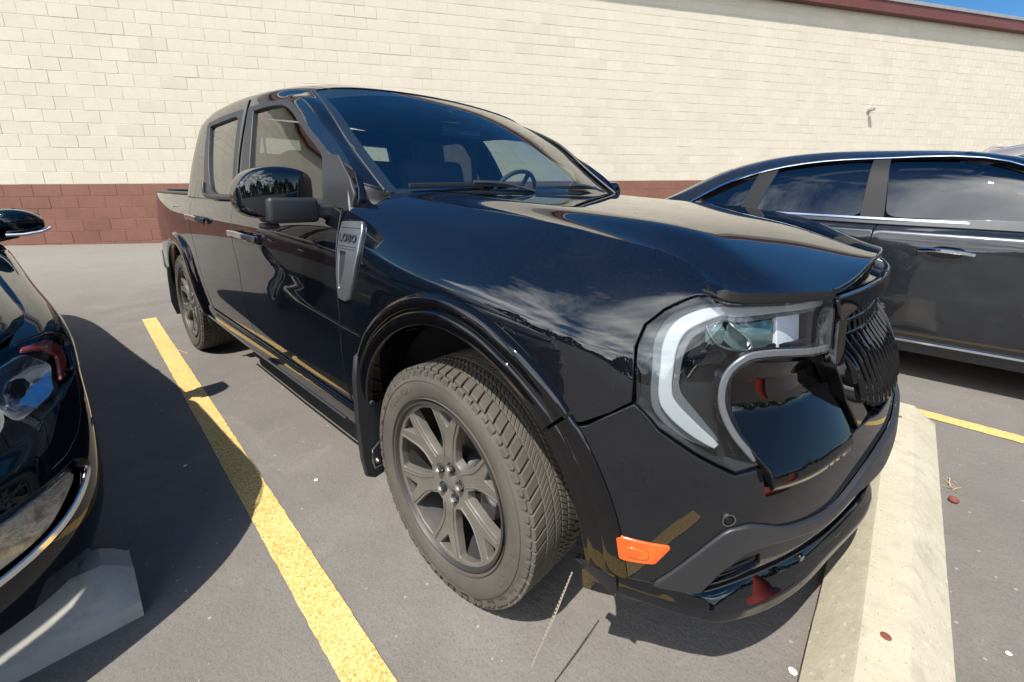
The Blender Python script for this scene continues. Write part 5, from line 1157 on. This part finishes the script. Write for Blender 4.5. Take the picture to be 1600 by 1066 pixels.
    side_hole = [(-.52, 1.02), (-1.7, 1.04), (-2.5, 1.06), (-3.02, 1.09), (-2.75, 1.25), (-2.42, 1.37), (-2.05, 1.43), (-1.66, 1.440), (-1.20, 1.425), (-.90, 1.30)]
    sh = catmull(cv(side_hole[3:])+cv(side_hole[:1]), 3)+cv(side_hole[1:3])
    Q('side_frame', C, [(0.05, .02), (8., .02), (8., 2.35), (6, 2.55), (5.6, 2.9), (4, 2.95), (2.4, 2.9), (2.0, 2.5), (1., 2.4), (.05, 2.4)], paint, step=.05, holes=[sh])
    Q('roof', C, [(2.36, 2.95), (4., 3.0), (5.66, 2.95), (5.9, 5.), (2.2, 5.)], paint, step=.06)
    Q('windshield', C, [(.08, 2.44), (1., 2.44), (2.02, 2.55), (2.30, 2.9), (2.15, 5.), (.1, 5.)], glassm, step=.1, depth=.002)
    Q('rear_glass', C, [(5.98, 5.), (5.72, 2.92), (6.05, 2.58), (7.9, 2.38), (7.9, 5.)], glassm, step=.1, depth=.002)
    for k, w_ in wins.items(): Q('side_window', offset_fn(C, -.008), rounded(cv(w_), .10), glassm, step=.06, depth=.002)
    Q('pillar_cover', offset_fn(C, -.003), cv([(-1.63, 1.04), (-1.76, 1.04), (-1.75, 1.435), (-1.66, 1.435)]), 'satin_dark', step=.06, depth=.01)
    Q('pillar_cover', offset_fn(C, -.003), cv([(-2.43, 1.065), (-2.55, 1.075), (-2.47, 1.345), (-2.34, 1.375)]), 'satin_dark', step=.06, depth=.01)
    Q('window_backing', offset_fn(C, -.09), cv([(-.8, 1.03), (-2.9, 1.05), (-2.4, 1.34), (-1.3, 1.36)]), 'interior', step=.2, depth=.004)
    chr_ = C(np.array(sh))+normals_of(C, np.array(sh))*.003
    mirror_obj(sweep('window_chrome', chr_, rect(.020, .010, .3), 'chrome', car, closed=True, nrm=normals_of(C, np.array(sh))))
    # handles, sill chrome
    for hx in (-1.30, -2.30):
        p = B(np.array(buv([(hx-.13, .865), (hx-.06, .872), (hx+.05, .868), (hx+.13, .855)]))); p[:, 1] -= np.array([.008, .034, .034, .008]); h_ = sweep('door_handle', catmull(p, 4), rect(.014, .024, .4), 'chrome', car); mirror_obj(h_)
        cc = rounded(buv([(hx-.11, .86), (hx-.03, .895), (hx+.07, .89), (hx+.10, .86), (hx+.06, .825), (hx-.04, .825)]), .3); cc_ = panel('handle_cup', offset_fn(B, .0015), cc, 'gloss_trim', h_, step=.03, depth=.002, r=.001)
    p = B(np.array(buv([(-.45, .275), (-1.4, .275), (-2.42, .275)]))); mirror_obj(sweep('sill_chrome', p+np.array([0, -.010, 0]), rect(.010, .014, .3), 'chrome', car))
    # lamps
    hp, hm = Q('headlight', offset_fn(B, -.05), rounded(hl, .12), 'sedan_lamp_bowl', step=.04, depth=.004)
    def LQ(nm, fn, out, m, **kw):
        o = panel(nm, fn, out, m, hp, **kw); mirror_obj(o, hm)
    LQ('lens', B, rounded(hl, .12), 'lens_glass', step=.03, depth=.006)
    LQ('side_reflector', offset_fn(B, -.012), rounded([(5.36, 4.45), (5.66, 4.85), (5.76, 5.35), (5.64, 5.95), (5.35, 6.35), (5.28, 6.25), (5.50, 5.8), (5.58, 5.3), (5.46, 4.85)], .15), 'amber_red', step=.02, depth=.008)
    LQ('reflector_bowl', offset_fn(B, lambda uv: -.02-.025*np.clip(1-((uv[:, 0]-4.9)/.55)**2-((uv[:, 1]-5.3)/.95)**2, 0, 1)), rounded([(4.45, 4.35), (5.15, 4.40), (5.45, 5.2), (5.25, 6.1), (4.5, 6.3), (4.35, 5.3)], .2), 'lamp_reflector', step=.02, depth=.01)
    for (cu_, cv_) in ((3.95, 5.15), (3.1, 5.4)):
        uv = np.array([(cu_, cv_)]); c0 = B(uv)[0]; n0 = normals_of(B, uv)[0]; q = Vector((n0[0], n0[1]*.4, n0[2]*.2)).to_track_quat('Z', 'Y').to_matrix().to_4x4(); c0 = c0-n0*.040
        for nm, prof, mm in (('projector_ring', [(.048, -.02), (.060, .012), (.066, .012), (.070, -.02)], 'chrome'), ('projector_lens', [(0, .022), (.02, .019), (.036, .008), (.044, -.01)], 'projector_blue')):
            o = lathe(nm, prof, mm, hp, 28, 'z', closed=False); o.data.transform(Matrix.Translation(Vector(c0)) @ q); mirror_obj(o, hm)
    fg = rounded([(1.95, 1.0), (2.0, 1.9), (3.0, 2.3), (4.60, 2.62), (4.85, 2.35), (4.25, 1.65), (3.2, 1.15)], .18)
    fo = panel('fog_lamp', offset_fn(B, -.03), fg, 'sedan_lamp_bowl', car, step=.04, depth=.004); fm = mirror_obj(fo)
    o = panel('fog_lens', offset_fn(B, -.006), rounded([(2.1, 1.15), (3.0, 2.1), (4.55, 2.52), (4.62, 2.38), (4.1, 1.75), (3.0, 1.3)], .18), 'fog_glass', fo, step=.03, depth=.01); mirror_obj(o, fm)
    q = np.array(catmull([(2.0, 1.05), (3.2, 1.2), (4.22, 1.70), (4.80, 2.32), (4.66, 2.6)], 6)); nn = normals_of(B, q); o = sweep('fog_chrome', B(q)+nn*.002, rect(.020, .008, .3), 'chrome', fo, nrm=nn); mirror_obj(o, fm)
    gr = panel('grille', offset_fn(B, -.01), [(1., 2.4), (1., 4.9), (1.9, 4.9), (2.15, 4.3), (1.95, 2.4)], 'matte_plastic', car, step=.06, depth=.02); mirror_obj(gr)
    tl = panel('tail_light', offset_fn(B, .004), rounded([(12.3, 5.2), (12.6, 6.3), (14.2, 6.2), (14.2, 5.2), (13., 4.9)], .2), 'red_lens', car, step=.05, depth=.02); mirror_obj(tl)
    # mirrors
    for s in (-1, 1):
        V = []; F = []; ys_ = [-.87, -.885, -.91, -.955, -1.0, -1.035, -1.05]; zt = [1.055, 1.075, 1.095, 1.10, 1.09, 1.07, 1.045]; zb = [1.00, .99, .982, .980, .985, .998, 1.015]; xf = [-.66, -.63, -.60, -.59, -.605, -.64, -.68]; n = 16
        for y, t, b, xx in zip(ys_, zt, zb, xf):
            for k in range(n):
                a = 2*math.pi*k/n; c_, s_ = math.cos(a), math.sin(a); V.append(((xx-.76)/2+(xx+.76)/2*math.copysign(abs(c_)**.65, c_), y*-s if s == 1 else y, (t+b)/2+(t-b)/2*math.copysign(abs(s_)**.65, s_)))
        if s == 1: V = [(v[0], abs(v[1]), v[2]) for v in V]
        for i in range(6):
            for k in range(n): F.append((i*n+k, i*n+(k+1) % n, (i+1)*n+(k+1) % n, (i+1)*n+k))
        F.append(tuple(range(n))); F.append(tuple(6*n+k for k in reversed(range(n))))
        me = bpy.data.meshes.new('m'); me.from_pydata(V, [], F); bm = bmesh.new(); bm.from_mesh(me); o = bm_obj('side_mirror', bm, paint, car, 60); sb = o.modifiers.new('s', 'SUBSURF'); sb.levels = sb.render_levels = 1
        sweep('mirror_stalk', [(-.68, s*.96, .985), (-.68, s*.88, .965), (-.68, s*.82, .96)], rect(.06, .022, .3), 'matte_plastic', o)
        sweep('mirror_indicator', [(-.603, s*.92, .990), (-.598, s*.97, .990), (-.615, s*1.02, .998), (-.65, s*1.054, 1.012)], rect(.018, .012, .3), 'white_reflector', o)
        sweep('mirror_edge', [(-.76, s*.89, 1.075), (-.76, s*.97, 1.095), (-.76, s*1.04, 1.065), (-.76, s*1.05, 1.03)], rect(.008, .008, .3), 'satin_metal', o)
    box('dashboard', (-.62, 0, .93), (.5, 1.3, .12), 'interior', car, bev=.03)
    for y in (-.36, .36):
        s_ = box('seat', (-1.45, y, .62), (.5, .48, .2), 'seat_cloth', car, bev=.05); box('backrest', (-1.75, y, .93), (.14, .48, .58), 'seat_cloth', s_, rot=Matrix.Rotation(R(-12), 3, 'Y'), bev=.05); box('headrest', (-1.84, y, 1.28), (.08, .24, .15), 'seat_cloth', s_, bev=.03)
    for cx_ in (0, -2.83):
        V = []; F = []
        for i in range(25):
            a = R(-15+210*i/24)
            for y in (-.90, -.60): V.append((cx_+.40*math.cos(a), y, .335+.40*math.sin(a)))
            if i: F.append((2*i-2, 2*i, 2*i+1, 2*i-1))
        V.append((cx_, -.60, .335))
        for i in range(24): F.append((2*i+1, 2*i+3, 50))
        mirror_obj(mesh('wheel_liner', V, F, 'liner', car))
    for k, (x, fl_) in enumerate(((0, False), (-2.83, False), (0, True), (-2.83, True))):
        c = copy_tree(SEDAN_WHEEL, car); c.location = (x, 0, .335); c.rotation_euler = (0, 0, math.pi if fl_ else 0)
    car.scale = (1, 1, zs)
    return car
mat('lamp_reflector', (.60, .64, .68), .14, 1., bump=[(16., 1, .6, .012)])
mat('satin_dark', (.016, .0165, .018), .5, .0, spec=.1)
mat('sedan_lamp_bowl', (.14, .17, .20), .2, .5, bump=[(60., 2, .4, .003)])
mat('projector_blue', (.008, .03, .07), .04, 0., 1., .01)
mat('amber_red', (.22, .030, .018), .15, 0., 1.)
mat('red_lens', (.20, .008, .006), .12, 0., 1.)
mat('fog_bowl', (.45, .43, .38), .25, .4)
glass('sedan_glass', (.035, .04, .045), 1.8, 0., .05)
mat('fog_glass', (.40, .37, .30), .12, .25, 1., bump=[(55., 3, .6, .004)], var=[(30., 4, .45, .62, (.16, .14, .11), .8)])
holder = thing('wheel_holder', 'x', 'x')
SEDAN_WHEEL = build_wheel('five', holder, 'alloy_silver', rt=.333, rr=.222, w=.21, y0=-.905, tread=False, lite=True)
lc = make_sedan('black_sedan', 'glossy black sedan cut off by the left edge, only its front corner showing', 'paint_navy', (-1.25, -2.50, 0), R(6.0))
rc = make_sedan('charcoal_sedan', 'dusty charcoal grey sedan with chrome window trim beside the pickup', 'paint_charcoal', (2.38, 2.985, 0), R(0.), zs=1.012)
sc_ = make_sedan('silver_car', 'silver car behind the charcoal sedan, only its roof showing', 'paint_silver', (4.1, 6.05, 0), R(-2.), zs=1.20)
fin = sweep('roof_fin', [(-2.75, 0, 1.42), (-2.62, 0, 1.50), (-2.55, 0, 1.50), (-2.50, 0, 1.46)], rect(.04, .03, .3), 'paint_silver', sc_)
def wipe(o):
    for c in list(o.children): wipe(c)
    bpy.data.objects.remove(o)
wipe(holder)

# ------------------------------------------------------------------ traffic cone by the camera, seen mirrored in the bumper
mat('cone_orange', (.62, .075, .035), .5, spec=.4); mat('cone_white', (.75, .75, .72), .4)
cone = thing('traffic_cone', 'orange traffic cone standing on the asphalt in front of the pickup', 'traffic cone', (1.98, -.30, 0))
box('base', (0, 0, .02), (.36, .36, .04), 'cone_orange', cone, bev=.012)
lathe('shell', [(.135, .04), (.120, .06), (.028, .70), (.02, .705), (0, .70)], 'cone_orange', cone, 32, 'z', closed=False)

# ------------------------------------------------------------------ small litter
def pebble(name, x, y, s, m, label, cat, seed, flat=.5, group=None):
    rg = random.Random(seed); bm = bmesh.new(); bmesh.ops.create_icosphere(bm, subdivisions=2, radius=s)
    for v in bm.verts: v.co = Vector((v.co.x*(1+rg.uniform(-.2, .2)), v.co.y*(1+rg.uniform(-.2, .2)), v.co.z*flat*(1+rg.uniform(-.25, .25))))
    o = bm_obj(name, bm, m, None, 50); o.location = (x, y, s*flat*.8+.001); o.rotation_euler = (0, 0, rg.uniform(0, 6)); return tag(o, label, cat, group)
pebble('litter_scrap', -.816, -.951, .008, 'white_paint', 'crumpled white paper scrap on the asphalt between line and front wheel', 'litter', 1, .35)
pebble('litter_scrap', .863, -.462, .010, 'white_paint', 'pale scrap of paper against the near end of the sunlit wheel stop', 'litter', 2, .35)
pebble('litter_scrap', 1.29, -.024, .007, 'white_paint', 'white chip lying right of the sunlit wheel stop', 'litter', 3, .4)
pebble('litter_scrap', -1.337, -1.292, .007, 'white_paint', 'light pebble in the sedan shadow nearer the wheel stop', 'litter', 4, .5)
pebble('litter_scrap', -2.026, -1.257, .007, 'concrete_grey', 'grey pebble in the sedan shadow nearer the wall', 'litter', 5, .5)
pebble('pine_cone', 1.205, .69, .016, 'red_rust', 'dark brown pine cone beside the sunlit wheel stop', 'pine cone', 6, .8)
mat('dry_grass', (.36, .27, .15), .8)
bm = bmesh.new(); rg = random.Random(8)
for k in range(20):
    a = rg.uniform(0, 6.28); L = rg.uniform(.012, .035); p = Vector((1.200+rg.uniform(-.006, .02), .82+rg.uniform(-.05, .05), .004)); d = Vector((math.cos(a), math.sin(a), rg.uniform(.05, .6))).normalized()*L; w = Vector((-math.sin(a), math.cos(a), 0))*.0012
    v = [bm.verts.new(p-w), bm.verts.new(p+w), bm.verts.new(p+d+w), bm.verts.new(p+d-w)]; bm.faces.new(v)
tag(bm_obj('dry_needles', bm, 'dry_grass'), kind='stuff')
def twig(x0, y0, x1, y1, label, m='dry_grass', r=.0016, zo=0.):
    mid = ((x0+x1)/2+.006, (y0+y1)/2-.008, .005); g = lambda x, y: float(ground_z(x, y))
    o = sweep('twig', catmull([(x0, y0, .003+g(x0, y0)), (mid[0], mid[1], .006+g(mid[0], mid[1])), (x1, y1, .003+g(x1, y1))], 5), circ(r, 5), m); tag(o, label, 'twig')
twig(-3.42, -1.05, -2.98, -.965, 'pale straw on the asphalt by the rear wheel', r=.003)
# asphalt crumbs
bm = bmesh.new(); rg = random.Random(21)
for k in range(260):
    x = rg.uniform(-3.2, 1.9); y = rg.uniform(-1.55, 2.0); s = rg.uniform(.001, .003); z = float(ground_z(x, y))
    r_ = bmesh.ops.create_icosphere(bm, subdivisions=1, radius=s)
    for v in r_['verts']: v.co = Vector((v.co.x*rg.uniform(.7, 1.3)+x, v.co.y*rg.uniform(.7, 1.3)+y, v.co.z*.6+z+.001))
mat('grit', (.26, .24, .20), .8)
tag(bm_obj('grit', bm, 'grit'), kind='stuff')
# distant woods round the lot; the paint mirrors them
mat('leaves_far', (.045, .065, .022), .8)
rng = np.random.default_rng(5); V = []; F = []
for k in range(5200):
    a = rng.uniform(-2.75, 1.15); rad = rng.uniform(52, 66); hmax = 5.0+2.5*math.sin(a*5.1)+1.8*math.sin(a*13.7+1)+1.2*math.sin(a*31.); z = rng.uniform(0, 1)**.7*hmax
    c = np.array([rad*math.cos(a), rad*math.sin(a), z]); s = rng.uniform(.5, 1.3)
    u = rng.normal(size=3); u /= np.linalg.norm(u); w = np.cross(u, rng.normal(size=3)); w /= np.linalg.norm(w); b = len(V)
    V += [c+u*s, c+w*s, c-u*s, c-w*s]; F.append((b, b+1, b+2, b+3))
tag(mesh('far_woods', V, F, 'leaves_far', smooth=False), kind='stuff')
